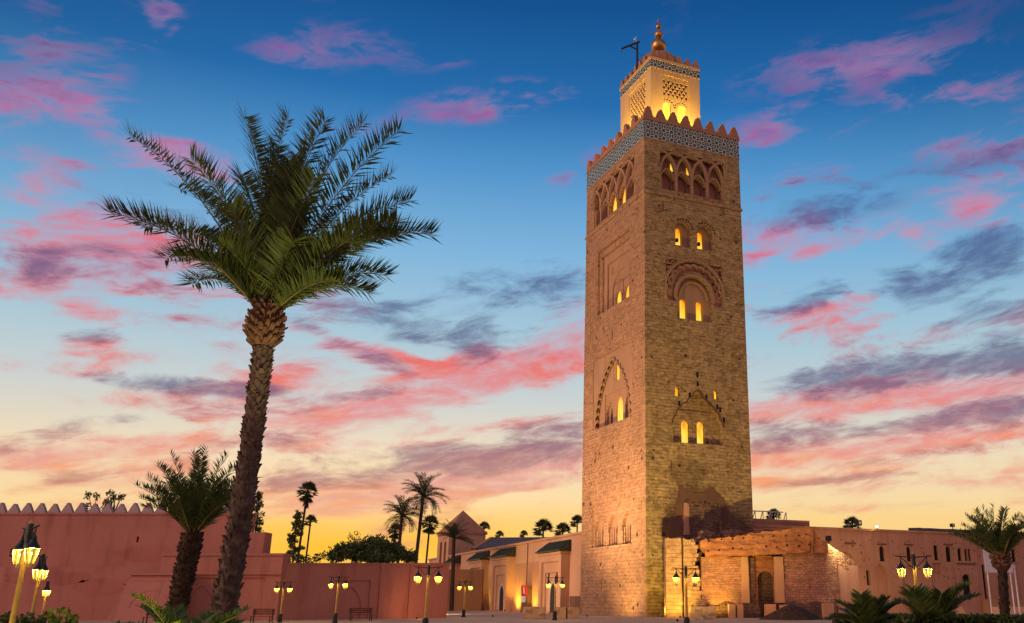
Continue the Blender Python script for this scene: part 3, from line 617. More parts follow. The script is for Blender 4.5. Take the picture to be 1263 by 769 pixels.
# left: three low niches
gg = [arch(u, 2.6, 7.15, 10.36, 'horseshoe') for u in (4.72, 8.3, 11.98)]
panel('niche_panel', L_g, gg, .22, .5, mL, 'stone')
for i, (u, a) in enumerate(zip((4.5, 7.85, 11.6), gg)):
    dr = arch(u, 1.25, 7.18, 9.4, 'horseshoe'); panel('niche', a, [dr], .65, .5, mL, 'inner'); pane(dr, 1.1, mL, 'doorwood')
    if i == 1: pane(arch(u, .6, 8.75, 9.3), 1.0, mL)
    for s_ in (-.95, .95): MB().tube([mL(u+s_, .28, 7.15), mL(u+s_, .28, 8.9)], .10, 6).build('colonnette', M['trim'], mn)
MB().box(-.10, 3.3, 6.95, .1, 13.75, 7.11).build('sill', M['trim'], mn)
# string course, tile band, parapet
def belt(name, h0, h1, out, m, x0=0, y0=0, x1=WR, y1=WL, par=mn):
    mb = MB(); t = .4
    mb.box(x0-out, y0-out, h0, x1+out, y0+t, h1); mb.box(x0-out, y1-t, h0, x1+out, y1+out, h1)
    mb.box(x0-out, y0+t, h0, x0+t, y1-t, h1); mb.box(x1-t, y0+t, h0, x1+out, y1-t, h1)
    return mb.build(name, m, par)
belt('string_course', 45.28, 45.55, .14, M['trim'])
belt('trim', HS-.12, HS+.06, .05, M['trim'])
belt('tile_band', HS+.06, 54.5, .03, M['tile'])
belt('parapet', 54.5, 54.95, .10, M['brickearth'])
def merlon_out(w, h):
    q_ = [(.5,0), (.47,.14), (.42,.16), (.40,.34), (.35,.36), (.33,.54), (.28,.56), (.26,.74), (.21,.76), (.18,.92), (.12,1.0)]
    return [(w*a, h*b) for a, b in q_]+[(-w*a, h*b) for a, b in q_[::-1]]
def merlons(par, x0, y0, x1, y1, z, w, h, th, nx, ny, m):
    pr = None
    spots = [(x0+w/2+(x1-x0-w)*i/(nx-1), yy, 0) for i in range(nx) for yy in (y0, y1-th)] + [(xx+th, y0+w/2+(y1-y0-w)*i/(ny-1), PI/2) for i in range(1, ny) for xx in (x0, x1-th)]
    for x, y, a in spots:
        if pr is None: o = pr = MB().prism(merlon_out(w, h), 0, th).build('merlon', m, par)
        else: o = pr.copy(); COL.objects.link(o)
        o.parent = par; o.location = (x, y, z); o.rotation_euler = (random.uniform(-.015,.015), random.uniform(-.02,.02), a); o.scale = (1, 1, random.uniform(.94, 1.05))
merlons(mn, -.08, -.08, WR+.08, WL+.08, 54.93, 1.3, 1.28, .55, 8, 8, M['brickearth'])
MB().box(.4, .4, 54.2, WR-.4, WL-.4, 54.45).build('roof_deck', M['inner'], mn)
# lantern
lx0, ly0, lx1, ly1 = 2.95, 3.92, 9.85, 12.62
qR = lambda u, d, h: (lx0+u, ly0+d, h)
qL = lambda u, d, h: (lx0+d, ly0+u, h)
def lattice(u0, u1, h0, h1, du=.62, dh=.86):
    out = []; row = 0; h = h0+dh*.5
    while h < h1-.3:
        n = int((u1-u0)/du); off = (u1-u0-n*du)/2+du/2
        for i in range(n - (row % 2)):
            u = u0+off+i*du+(du/2 if row % 2 else 0)
            out.append([(u+x*du*.92, h+y*dh*.78) for x, y in ((0,-.55), (.14,-.28), (.36,.10), (.30,.30), (.12,.34), (0,.22), (-.12,.34), (-.30,.30), (-.36,.10), (-.14,-.28))])
        h += dh*.5; row += 1
    return out
la_ = MB()
pR = rect(1.5, 57.4, 5.42, 63.72); pLl = rect(1.52, 57.4, 6.3, 63.6)
plate(la_, rect(0, 54.4, 6.9, 64.32), [pR], 0, .3, qR); plate(la_, rect(0, 54.4, 8.7, 64.32), [pLl], 0, .3, qL)
la_.add([(lx1,ly0,54.4), (lx1,ly1,54.4), (lx1,ly1,64.32), (lx1,ly0,64.32)], [(0,1,2,3)]); la_.add([(lx0,ly1,54.4), (lx1,ly1,54.4), (lx1,ly1,64.32), (lx0,ly1,64.32)], [(0,1,2,3)])
la_.build('lantern_wall', M['pale'], mn, recalc=False)
lw = [arch(2.3, 1.15, 57.5, 60.0), arch(4.45, 1.15, 57.5, 60.0)]
hol = [h for h in lattice(1.6, 5.35, 60.75, 63.6)]
sc_ = []
for u in (2.3, 4.45):
    for k in range(9):
        a = PI*(k+.2)/8.4; c = (u+1.0*math.cos(a), 59.45+1.0*math.sin(a)); sc_.append([(c[0]+.11*math.cos(t), c[1]+.15*math.sin(t)) for t in [2*PI*j/6 for j in range(6)]])
sc_ = [s for s in sc_ if all(1.55 < p[0] < 5.4 for p in s) and s[0][1] < 60.6]
panel('lattice_screen', pR, lw+hol+sc_, .16, .45, qR, 'pale')
for a in lw: pane(a, .5, qR, 'lampglass')
panel('lattice_screen', pLl, lattice(1.6, 6.2, 58.2, 63.5), .16, .45, qL, 'pale')
MB().box(lx0+.75, ly0+.75, 54.4, lx1-.3, ly1-.3, 64.3).build('lantern_core', M['dark'], mn)  # core coloured dark so the lattice holes look shaded
belt('trim', 64.30, 64.46, .06, M['pale'], lx0, ly0, lx1, ly1)
belt('tile_band', 64.46, 65.45, .03, M['tile'], lx0, ly0, lx1, ly1)
belt('parapet', 65.45, 65.85, .09, M['pale'], lx0, ly0, lx1, ly1)
merlons(mn, lx0-.07, ly0-.07, lx1+.07, ly1+.07, 65.83, 1.0, 1.0, .4, 6, 7, M['brickearth'])
dm = MB(); NR = 48; vs = []; fs = []
for i in range(11):
    a = i/10*PI/2
    for k in range(NR):
        th = 2*PI*k/NR; rr = 2.95*math.cos(a)*(1+.07*abs(math.sin(th*8))); vs.append((6.4+rr*math.cos(th), 8.27+rr*math.sin(th), 66.3+3.3*math.sin(a)))
for i in range(10):
    for k in range(NR): fs.append((i*NR+k, i*NR+(k+1) % NR, (i+1)*NR+(k+1) % NR, (i+1)*NR+k))
dm.add(vs, fs).box(lx0+.4, ly0+.4, 65.5, lx1-.4, ly1-.4, 66.2).build('dome', M['brickearth'], mn)
fn = MB()
fz = lambda zc, r, n=10: [(max(.02, r*math.cos(t)), zc+r*math.sin(t)) for t in [-PI/2+PI*k/n for k in range(n+1)]]
fn.lathe([(.35,69.2), (.35,69.9)]+fz(70.72, 1.0)+fz(72.45, .56)+fz(73.66, .37)+fz(74.5, .19)+[(.09,74.66), (.02,75.05)], 20, (6.4, 8.27, 0))
fn.build('finial', M['gold'], mn, smooth=True)
gm = thing('flag_mast', 'black gallows mast beside the dome at the very top of the tower', 'mast', (.73, 105.3, 65.6))
g_ = MB(); g_.box(-.13,-.13,0, .13,.13,4.5); g_.build('post', M['black'], gm)
g_ = MB(); g_.tube([(.3,0,4.62), (-2.05,0,3.55)], .13, 6); g_.tube([(-.95,0,3.95), (-.1,0,3.5)], .10, 6); g_.tube([(-2.0,0,3.6), (-2.0,0,3.05)], .05, 5); g_.build('arm', M['black'], gm)
g_ = MB(); g_.tube([(-.1,0,4.5), (-.15,0,5.4)], .03, 4); g_.lathe([(.02,-.15), (.16,-.1), (.16,.1), (.02,.15)], 8, (-.3,0,4.95)); g_.build('lamp', M['white'], gm)
g_ = MB(); g_.tube([(.1,0,3.0), (1.4,.3,2.3), (2.6,.6,1.9)], .03, 4); g_.tube([(.1,0,1.9), (2.6,.6,1.8)], .03, 4); g_.build('stay_wire', M['black'], gm)
# smoke-dark remnant of the vanished building on the right face
outl = [(2.2,7.0), (2.3,7.75), (2.65,9.26), (3.45,9.95), (3.6,11.4), (3.92,12.95), (4.7,12.5), (5.5,12.1), (6.38,12.15), (6.9,12.3), (7.44,12.9), (7.95,12.75), (8.4,12.3), (9.1,11.7), (9.55,10.9), (10.1,10.1), (10.67,9.6), (11.4,8.9), (12.2,8.3), (12.3,7.2)]
rs = []
for a, b in zip(outl, outl[1:]):
    for k in range(4):
        t = k/4; rs.append((a[0]+(b[0]-a[0])*t+random.uniform(-.09,.09), a[1]+(b[1]-a[1])*t+random.uniform(-.09,.09)))
rs.append(outl[-1])
nich = rect(4.3, 7.9, 8.6, 11.25)
plate(MB(), rs, [nich], -.10, .12, mR, edge=.1).build('plaster_remnant', M['remnant'], mn, recalc=False)
rough(MB(), 4.2, 8.7, -.18, .0, lambda x: 7.2, lambda x: 11.2-.04*(x-4)+.3*math.sin(x*3), .25, .09, 5).build('broken_masonry', M['darkmason'], mn)
rough(MB(), 8.5, 12.6, -.55, -.12, lambda x: 7.0, lambda x: 9.6-.36*(x-8.5)+.25*math.sin(x*2.7), .25, .12, 8).build('broken_masonry', M['darkmason'], mn)
rough(MB(), 4.25, 4.85, -.30, -.11, lambda x: 7.9, lambda x: 11.1, .2, .04, 3).build('jamb', M['rwall'], mn)

# ------------------------------------------------------------------ mosque wall left of the tower
FB = Vector((-6.0725, 116.027)); FD = Vector((-.39587, .91831)); frz = math.atan2(FD.y, FD.x)
fw = thing('mosque_wall', 'long pale plastered mosque wall running back from the minaret', 'wall', (FB.x, FB.y, 0), frz)
# local: x = along the wall away from the tower, +y = towards the camera side (left)
Y = lambda d: d      # proud of the wall
w_ = MB(); w_.box(-6, -1.0, 0, 88, 0, 9.1); w_.build('wall', M['facade'], fw)
w_ = MB(); w_.box(-6, -1.15, 9.1, 88, .22, 9.36); w_.build('coping', M['facade'], fw)
w_ = MB(); w_.box(12.6, 0.0, 0, 26.9, .06, 6.3); w_.build('lower_render', M['facadelow'], fw)
w_ = MB(); w_.box(-4, 0.0, 0, 3.5, .05, 2.0); w_.build('base_patch', M['remnant'], fw)
w_ = MB(); w_.tube([(21.0,.1,0.3), (21.0,.1,9.0)], .06, 5); w_.build('downpipe', M['brownmetal'], fw)
fl = lambda u, d, h: (u, d, h)
def portal(label, s0, s1, hroof, p=1.15, dw=2.9, dh=3.85, lobed=False):
    r = thing('portal', label, 'portal', (FB.x+FD.x*s0, FB.y+FD.y*s0, 0), frz)
    w = s1-s0; zt = hroof-.75; c = w/2
    # face at y = p ; mapping (u, depth behind the face, h)
    mp = lambda u, d, h: (u, p-d, h)
    rc = rect(.95, 0, w-.95, zt-1.3)
    b = MB(); plate(b, rect(0, 0, w, zt), [rc], 0, .35, mp)
    b.add([(0,0,0), (0,p,0), (0,p,zt), (0,0,zt)], [(0,1,2,3)]); b.add([(w,0,0), (w,p,0), (w,p,zt), (w,0,zt)], [(0,1,2,3)]); b.add([(0,0,zt), (w,0,zt), (w,p,zt), (0,p,zt)], [(0,1,2,3)])
    b.build('block', M['facade'], r, recalc=False)
    rc2 = rect(1.7, 0, w-1.7, zt-2.6)
    plate(MB(), grow(rc, .05), [rc2], .30, .25, mp).build('recess_panel', M['facade'], r, recalc=False)
    dr = arch(c, dw*.84, 0, dh-.22, 'low'); da = arch(c, dw, 0, dh, 'low')
    plate(MB(), grow(rc2, .05), [da], .52, .2, mp).build('recess_panel', M['facade'], r, recalc=False)
    plate(MB(), da, [dr], .50, .10, mp, edge=.1).build('door_frame', M['white'], r, recalc=False)
    MB().prism(grow(dr, .04), .60, .66, mp).build('door', M['doorwood'], r)
    if lobed:
        lb = MB(); rib(lb, scallop(arch(c, 3.4, 3.6, 5.9, 'pointed'), 7, .22)[2:], .22, .38, .53, mp); lb.build('lobed_arch', M['remnant'], r)
    rf = MB(); n = 14; ov = .45
    rf.add([(-ov,p+ov,zt), (w+ov,p+ov,zt), (w+ov,0,zt+1.15), (-ov,0,zt+1.15), (-ov,p+ov,zt-.14), (w+ov,p+ov,zt-.14), (w+ov,0,zt-.14), (-ov,0,zt-.14)], [(0,1,2,3), (4,5,1,0), (5,6,2,1), (7,4,0,3), (4,5,6,7)])
    for i in range(int(w/.35)): 
        x = -ov+.2+i*.36; rf.tube([(x,p+ov+.03,zt+.03), (x,.05,zt+1.16)], .09, 5)
    rf.build('tiled_roof', M['greentile'], r)
    MB().box(-.15, -.1+.1, zt-.5, w+.15, p+.15, zt-.2).build('cornice', M['facade'], r)
    MB().box(c-dw*.75, p, 0, c+dw*.75, p+.7, .16).build('step', M['facadelow'], r)
    return r
portal('green roofed portal beside the minaret with a lobed arch over its door', 3.74, 12.4, 8.2, lobed=True)
portal('middle green roofed portal with plain stepped panel, left of the red panel', 27.33, 35.6, 8.45)
portal('green roofed portal beyond the middle one, partly behind a double lamp', 41.67, 49.9, 8.5, lobed=True)
portal('farthest green roofed portal, behind the small palm', 61.0, 67.0, 8.6)
# red sign box by the wall
sg = thing('information_panel', 'red and white lit panel fixed on a brown cabinet by the wall', 'sign', (FB.x+FD.x*19.3, FB.y+FD.y*19.3, 0), frz)
MB().box(-.8, .10, 0, 1.9, .7, 3.3).build('cabinet', M['brownmetal'], sg)
MB().box(-.75, .70, 2.15, 1.85, .78, 3.45).build('red_panel', M['red'], sg)
MB().prism([(.1,2.35), (.75,2.35), (.95,3.25), (.45,3.25)], .78, .80).build('red_panel_mark', M['white'], sg)
MB().box(-.1, .70, 1.25, 1.8, .76, 2.05).build('white_panel', M['white'], sg)
# pavilion with pyramid roof, nave roof
pv = thing('pavilion', 'small pale pavilion with pyramid roof rising behind the mosque wall', 'building', (-33.95, 180, 0), .52)
b = MB(); wv_ = [arch(1.9, 1.2, 8.0, 12.0), arch(4.3, 1.2, 8.0, 12.0)]
plate(b, rect(0, 0, 6.4, 13.9), wv_, 0, .5, mL); b.add([(0,0,0), (7.2,0,0), (7.2,0,13.9), (0,0,13.9)], [(0,1,2,3)]); b.add([(7.2,0,0), (7.2,6.4,0), (7.2,6.4,13.9), (7.2,0,13.9)], [(0,1,2,3)])
b.add([(0,6.4,0), (7.2,6.4,0), (7.2,6.4,13.9), (0,6.4,13.9)], [(0,1,2,3)]); b.build('wall', M['facade'], pv, recalc=False)
for a in wv_: MB().prism(grow(a, .05), .45, .5, mL).build('window', M['brownmetal'], pv)
MB().box(-.25,-.25,13.3, 7.45,6.65,13.8).build('cornice', M['brickearth'], pv)
MB().add([(-.1,-.1,13.8), (7.3,-.1,13.8), (7.3,6.5,13.8), (-.1,6.5,13.8), (3.6,3.2,17.9)], [(0,1,4), (1,2,4), (2,3,4), (3,0,4), (0,1,2,3)]).build('roof', M['brickearth'], pv)
nv = thing('prayer_hall', 'long hall with dark grey pitched roof showing above the mosque wall', 'building', (-26.5, 165, 0), -.12)
MB().box(0, 0, 0, 17, 10, 9.85).build('wall', M['facade'], nv)
MB().add([(-.4,-.8,9.8), (17.4,-.8,9.8), (17.4,10.8,9.8), (-.4,10.8,9.8), (1.2,5,11.95), (17.4,5,11.95)], [(0,1,5,4), (2,3,4,5), (3,0,4), (1,2,5), (0,1,2,3)]).build('roof', M['slate'], nv)
MB().add([(-.55,-.9,9.85), (.1,-.9,9.85), (1.75,5,12.05), (1.1,5,12.05), (-.55,-.9,9.6), (1.1,5,11.75), (1.75,5,11.75), (.1,-.9,9.6)], [(0,1,2,3), (0,3,5,4), (1,2,6,7), (4,5,6,7)]).build('roof_verge', M['brickearth'], nv)
# dim return wall between pink wall and mosque
tag(MB().box(-42, 150, 0, -22.8, 151, 6.0).build('boundary_wall', M['dim']), 'dim brown wall closing the gap at the end of the pink wall', 'wall')

M['patch'] = plaster('patched_render', (.33,.13,.098,1), (.40,.165,.125,1), (.17,.055,.045,1), st=.6)
# ------------------------------------------------------------------ pink walls on the left
pw = thing('pink_wall', 'low pink wall with blind arch and pilasters behind two street lamps', 'wall')
P0, P1 = Vector((-29.4, 82.0)), Vector((-17.2, 92.2)); pd = (P1-P0); pL = pd.length; pd /= pL; pn = Vector((pd.y, -pd.x))
def pmap(u, d, h): p = P0+pd*u-pn*d; return (p.x, p.y, h)     # d>0 goes behind the face
pt = lambda u: 4.42+.36*u/pL
bay = [(4.9,0), (8.1,0), (8.1,3.25), (4.9,3.2)]
b = MB(); plate(b, [(0,0), (pL,0), (pL,pt(pL)), (0,pt(0))], [bay], 0, .2, pmap)
b.add([pmap(0,0,pt(0)), pmap(pL,0,pt(pL)), pmap(pL,.7,pt(pL)), pmap(0,.7,pt(0)), pmap(pL,0,0), pmap(pL,.7,0)], [(0,1,2,3), (4,5,2,1)]); b.build('wall', M['pink'], pw, recalc=False)
ba = arch(6.4, 2.1, 0, 2.7, 'pointed')
plate(MB(), grow(bay, .05), [ba], .14, .15, pmap).build('arch_panel', M['pink'], pw, recalc=False)
MB().prism(grow(ba, .05), .26, .3, pmap).build('arch_panel', M['pink'], pw)
for u in (9.3, 12.2): MB().prism(rect(u-.35, 0, u+.35, 4.3+.04*u), -.15, .05, pmap).build('pilaster', M['pink'], pw)
b = MB(); b.prism([(-.0,pt(0)-.02), (pL+.05,pt(pL)-.02), (pL+.05,pt(pL)+.13), (0,pt(0)+.13)], -.07, .75, pmap); b.build('coping', M['pink'], pw)
pg = thing('pink_gate_wall', 'taller pink wall section with cornice and recessed arch panel behind a bench', 'wall')
fX = lambda u, d, h: (u, 81.3+d, h)
bay = rect(-37.4, 0, -30.4, 3.35)
b = MB(); plate(b, rect(-39.2, 0, -29.1, 5.22), [bay], 0, .2, fX); b.add([(-29.1,81.3,0), (-29.1,83,0), (-29.1,83,5.22), (-29.1,81.3,5.22)], [(0,1,2,3)]); b.add([(-39.2,81.3,5.22), (-29.1,81.3,5.22), (-29.1,83,5.22), (-39.2,83,5.22)], [(0,1,2,3)]); b.add([(-39.2,81.3,0), (-39.2,83,0), (-39.2,83,5.22), (-39.2,81.3,5.22)], [(0,1,2,3)])
b.build('wall', M['pink'], pg, recalc=False)
a2 = [arch(-32.3, 2.6, 0, 2.75, 'pointed'), arch(-35.6, 2.6, 0, 2.75, 'pointed')]
plate(MB(), grow(bay, .05), a2, .14, .12, fX).build('arch_panel', M['pink'], pg, recalc=False)
for a in a2: MB().prism(grow(a, .05), .24, .3, fX).build('arch_panel', M['pink'], pg)
MB().box(-37.9, 81.12, 3.6, -29.05, 81.3, 3.78).build('cornice', M['pink'], pg); MB().box(-39.25, 81.2, 5.1, -29.05, 83.05, 5.3).build('coping', M['pink'], pg)
bt = thing('pink_buttress', 'splayed pink buttress with a shallow arch behind the shorter palm', 'wall')
b = MB(); yb = 79.2
b.add([(-41.6,yb-.6,0), (-36.4,yb-.6,0), (-36.4,81.28,0), (-41.6,81.28,0), (-40.6,yb+.3,3.5), (-36.4,yb+.3,3.5), (-36.4,81.28,3.5), (-40.6,81.28,3.5)], [(0,1,5,4), (1,2,6,5), (3,0,4,7), (4,5,6,7), (2,3,7,6)]); b.build('block', M['pink'], bt)
MB().box(-40.8, yb+.1, 3.5, -36.3, 81.28, 3.68).build('coping', M['pink'], bt)
b = MB(); rib(b, [(-38.6+1.5*math.cos(PI*k/16), 1.0+1.35*math.sin(PI*k/16)) for k in range(17)], .09, -.03, .1, lambda u, d, h: (u, yb-.6+.9*h/3.5+d, h)); rib(b, [(-40.4,3.1), (-36.9,3.1)], .08, -.03, .1, lambda u, d, h: (u, yb-.6+.9*h/3.5+d, h)); b.build('arch_moulding', M['pink'], bt)
cw = thing('crenellated_wall', 'high dusky pink rampart crowned with white edged saw-tooth merlons', 'wall')
b = MB(); plate(b, rect(-95, 0, -33.2, 8.72), [rect(-51.5, 6.3, -51.3, 6.8), rect(-42.7, 6.3, -42.5, 6.8), rect(-53.4, 5.1, -52.8, 5.8)], 0, .5, lambda u, d, h: (u, 83.5+d, h)); b.add([(-95,83.5,8.72), (-33.2,83.5,8.72), (-33.2,85,8.72), (-95,85,8.72)], [(0,1,2,3)]); b.add([(-33.2,83.5,0), (-33.2,85,0), (-33.2,85,8.72), (-33.2,83.5,8.72)], [(0,1,2,3)]); b.add([(-95,84,0),(-33.3,84,0),(-33.3,84,8.5),(-95,84,8.5)],[(0,1,2,3)]); b.build('wall', M['pink'], cw, recalc=False)
MB().box(-95, 82.2, 0, -39.2, 83.5, 4.25).build('lower_wall', M['pink'], cw)
MB().box(-33.4, 83.3, 0, -31.6, 85, 7.15).build('stepped_end', M['pink'], cw)
MB().box(-95, 83.42, 8.62, -33.1, 85.08, 8.80).build('coping', M['pink'], cw)
for i, (u, h, w, t_) in enumerate(((-41.5, 5.4, 2.6, .7),)):
    rp = random.Random(i+40); pts = [(u+w*math.cos(2*PI*k/44)*(1+.5*fbm((i*3+math.cos(2*PI*k/44)*1.5, math.sin(2*PI*k/44)*1.5, i), 1, 4)*2), h+t_*math.sin(2*PI*k/44)*(1+fbm((i+9+math.cos(2*PI*k/44)*2, math.sin(2*PI*k/44)*2, i), 1, 4))) for k in range(44)]
    MB().prism(pts, -.012, .02, lambda a, d, c: (a, 83.5+d, c)).build('render_patch', M['patch'], cw)
for i, (u, h, w, t_) in enumerate(((-49.0, 3.3, 4.6, .6), (-44.5, 2.6, 2.4, .8), (-41.0, 3.0, 1.5, .7))):
    rp = random.Random(i+60); pts = [(u+w*math.cos(2*PI*k/26)*rp.uniform(.7, 1.1), h+t_*math.sin(2*PI*k/26)*rp.uniform(.7, 1.15)) for k in range(26)]
    MB().prism(pts, -.012, .02, lambda a, d, c: (a, 82.2+d, c)).build('render_patch', M['patch'], cw)
M['merl'] = plaster('merlon_limewash', (.34,.26,.27,1), (.42,.33,.34,1), (.25,.17,.18,1))
mo = None
for i in range(52):
    x = -34.2-i*1.17
    if mo is None: o = mo = MB().prism([(-.55,0), (.55,0), (.40,.28), (.26,.52), (.12,.76), (.05,.88), (-.05,.88), (-.12,.76), (-.26,.52), (-.40,.28)], 0, .4).build('merlon', M['merl'], cw)
    else: o = mo.copy(); COL.objects.link(o); o.parent = cw
    o.location = (x, 83.9, 8.79); o.scale = (1, 1, random.uniform(.93, 1.06))

# ------------------------------------------------------------------ right: old mosque wall
RP = Vector((10.7556, 106.998)); RY = .4527
rw = thing('old_mosque_wall', 'long weathered wall with arches and putlog holes right of the ruin', 'wall', (RP.x, RP.y, 0), RY)
ops = [arch(21.4, .85, 5.95, 7.75), arch(25.55, .8, 6.0, 7.8), rect(29.5, 6.2, 30.3, 8.0), arch(31.9, .95, 6.05, 7.95), arch(33.75, .75, 6.2, 7.8), arch(34.8, .55, 6.2, 7.7), arch(35.35, .5, 6.2, 7.7),
       arch(34.4, 1.35, 1.6, 4.7, 'round'), rect(37.15, 1.7, 37.75, 5.8), rect(18.75, 3.2, 19.3, 4.9), rect(42.6, 6.2, 43.4, 7.8), arch(46.5, .9, 5.9, 7.7), rect(51, 1.5, 51.8, 5.5)]
shal = [arch(20.8, 2.1, .4, 5.78, 'pointed'), arch(25.25, 2.0, .4, 5.8, 'pointed'), [(15.6,.2), (17.5,.2), (17.5,4.6), (17.2,5.9), (16.6,6.7), (15.6,7.0)], arch(25.9, 1.6, 6.0-.0+1.95, 8.0, 'round') if 0 else rect(29.2, 4.6, 30.5, 5.9), arch(48.5, 2.0, .4, 5.6, 'pointed')]
random.seed(11); put = []
for h in (8.3, 7.6, 6.85, 6.1, 5.2, 4.2):
    for u in [14.5+.95*k for k in range(40)]:
        uu, hh = u+random.uniform(-.3,.3), h+random.uniform(-.12,.12); c = (uu, hh)
        if random.random() < .62 and not any(min(p[0] for p in o)-.25 < uu < max(p[0] for p in o)+.25 and min(p[1] for p in o)-.25 < hh < max(p[1] for p in o)+.25 for o in ops+shal):
            s = random.uniform(.07, .12); put.append(rect(uu-s, hh-s, uu+s, hh+s))
b = MB(); plate(b, rect(-1.5, 0, 75, 9.45), ops+shal+put, 0, .4, mR); b.add([(-1.5,.4,0), (75,.4,0), (75,.4,9.45), (-1.5,.4,9.45)], [(0,1,2,3)]); b.add([(-1.5,0,9.45), (75,0,9.45), (75,1.4,9.45), (-1.5,1.4,9.45)], [(0,1,2,3)]); b.add([(-1.5,0,0), (-1.5,.4,0), (-1.5,.4,9.45), (-1.5,0,9.45)], [(0,1,2,3)])
b.build('wall', M['rwall'], rw, recalc=False)
for o in ops: MB().prism(grow(o, .04), .34, .38, mR).build('window', M['dark'], rw)
for o in shal: MB().prism(grow(o, .04), .36, .39, mR).build('blind_arch', M['rwall'], rw)
b = MB(); b.box(-1.6, -.18, 9.42, 75, 1.5, 9.66); b.build('coping', M['rwall'], rw)
b = MB(); rough(b, 26.8, 60, .2, 1.2, lambda x: 9.6, lambda x: 10.05, .8, .06, 3); b.build('dark_ridge', M['slate'], rw)
b = MB(); b.box(1.0, .4, 9.66, 11.3, 1.4, 10.35); b.build('roof_upstand', M['brickearth'], rw)
b = MB()
for o in ops[:2]+ops[3:4]:
    x0 = min(p[0] for p in o); x1 = max(p[0] for p in o); t = max(p[1] for p in o); b.box(x0-.25, -.08, t+.08, x1+.25, .02, t+.24)
b.box(15.9, -.14, 7.8, 17.5, .02, 7.98); b.box(33.0, -.12, 5.75, 36.1, .02, 5.95); b.build('lintel', M['remnant'], rw)
b = MB()
for o in shal[:2]: rib(b, grow(o, .12)[2:], .2, -.06, .04, mR)
rib(b, grow(ops[7], .22)[2:], .22, -.08, .04, mR)
b.build('arch_moulding', M['rwall'], rw)
b = MB(); b.box(36.6, -1.0, 0, 60, -.02, 1.55); b.build('base_wall', M['facadelow'], rw)
fb = thing('cctv_box', 'dark boxy camera standing on the wall coping', 'camera', (RP.x+18.2*math.cos(RY), RP.y+18.2*math.sin(RY), 9.66), RY)
MB().box(-.3,-.2,.35, .3,.3,.95).build('housing', M['black'], fb); MB().tube([(0,0,0), (0,0,.4)], .07, 6).build('bracket', M['black'], fb); MB().box(-.16,-.22,.5, .16,-.2,.8).build('lens_plate', M['white'], fb)
fb2 = copy_tree(fb); fb2['label'] = 'small dark box camera on the dark ridge, farther right on the wall'; fb2.location = (RP.x+33*math.cos(RY), RP.y+33*math.sin(RY), 10.05); fb2.scale = (.8,.8,.7)
fb['group'] = fb2['group'] = 'cameras along the old wall'; fb['label'] = 'dark boxy camera standing on the coping beside rooftop foliage'
rl_ = thing('roof_railing', 'white steel roof railing just right of the minaret shaft', 'railing', (14.0, 113, 10.2), RY)
b = MB(); b.tube([(-1.0,0,1.35), (4.6,0,1.35)], .07, 5); b.tube([(-1.0,0,.05), (4.6,0,.05)], .06, 5)
for i in range(6): b.tube([(-1.0+i*1.1,0,0), (-.5+i*1.1,0,1.35)], .06, 5); b.tube([(-.45+i*1.1,0,1.35), (-.45+i*1.1,0,0)], .05, 5)
b.build('railing', M['white'], rl_)
# flood lamps on fixtures
def floodlamp(label, loc, rz, s=1.0, group='flood lamps'):
    r = thing('flood_lamp', label, 'lamp', loc, rz, group)
    MB().box(-.22*s,-.12*s,.12*s, .22*s,.12*s,.5*s).build('housing', M['black'], r); MB().box(-.19*s,-.135*s,.15*s, .19*s,-.12*s,.47*s).build('lamp_glass', M['floodglass'], r)
    MB().box(-.05*s,-.05*s,0, .05*s,.05*s,.14*s).build('bracket', M['black'], r)
    return r

# ------------------------------------------------------------------ ruin
ru = thing('ruined_wall', 'broken brown ruin with arched doorway and overhanging earth wall by the minaret', 'ruin', (0, 92, 0), .05)
stp = lambda x, f, a: a*round(3*fbm((x*f, 3, 0), 1, 4)*2)/3
rough(MB(), 6.5, 17.3, -.62, 1.3, lambda x: 5.34+.05*(x-6.4)+max(0, 7.5-x)*.9, lambda x: 6.95+.125*(x-6.5)+stp(x, 1.1, .32)+.12*fbm((x*4, 1, 0), 1, 3), .17, .065, 2).build('earth_wall', M['earth'], ru)
rough(MB(), 6.9, 16.9, -.74, -.5, lambda x: 5.36+.05*(x-6.4), lambda x: 6.25+.07*(x-6.6)+stp(x+5, .9, .22), .17, .06, 4).build('earth_ledge', M['earth'], ru)
rough(MB(), 17.35, 18.7, -.5, 1.2, lambda x: 5.85, lambda x: 7.95-.95*(x-17.3)+stp(x, 2.0, .25), .17, .05, 9).build('broken_end', M['earth'], ru)
ph = MB(); random.seed(4)
for zz, sl in ((6.0, .055), (6.9, .06)):
    for k in range(10):
        x = 7.3+k*1.05+random.uniform(-.2,.2); z = zz+sl*(x-6.4)+random.uniform(-.08,.08); s_ = random.uniform(.05,.10); ph.box(x-s_,-.80 if zz < 6.5 else -.68,z-s_, x+s_,-.3,z+s_)
ph.build('painted_putlog_hole', M['dark'], ru)  # dark boxes with the hole shade put into their colour
b = MB()
rough(b, 6.6, 10.4, 0, 1.0, lambda x: 0, lambda x: 5.45, .4, .05, 6); b.build('brick_panel', M['ruinbrick'], ru)
rough(MB(), 14.4, 19.6, 0, 1.0, lambda x: 0, lambda x: 5.75 + (.6 if x < 18 else .6-.55*(x-18)), .4, .06, 7).build('brick_panel', M['ruinbrick'], ru)
rough(MB(), 6.9, 12, -.18, .1, lambda x: 0, lambda x: 1.2+.15*math.sin(x*3), .3, .08, 12).build('broken_footing', M['darkmason'], ru)
rough(MB(), 14.2, 20.6, -.2, .1, lambda x: 0, lambda x: 1.35+.15*math.sin(x*3), .3, .08, 13).build('broken_footing', M['darkmason'], ru)
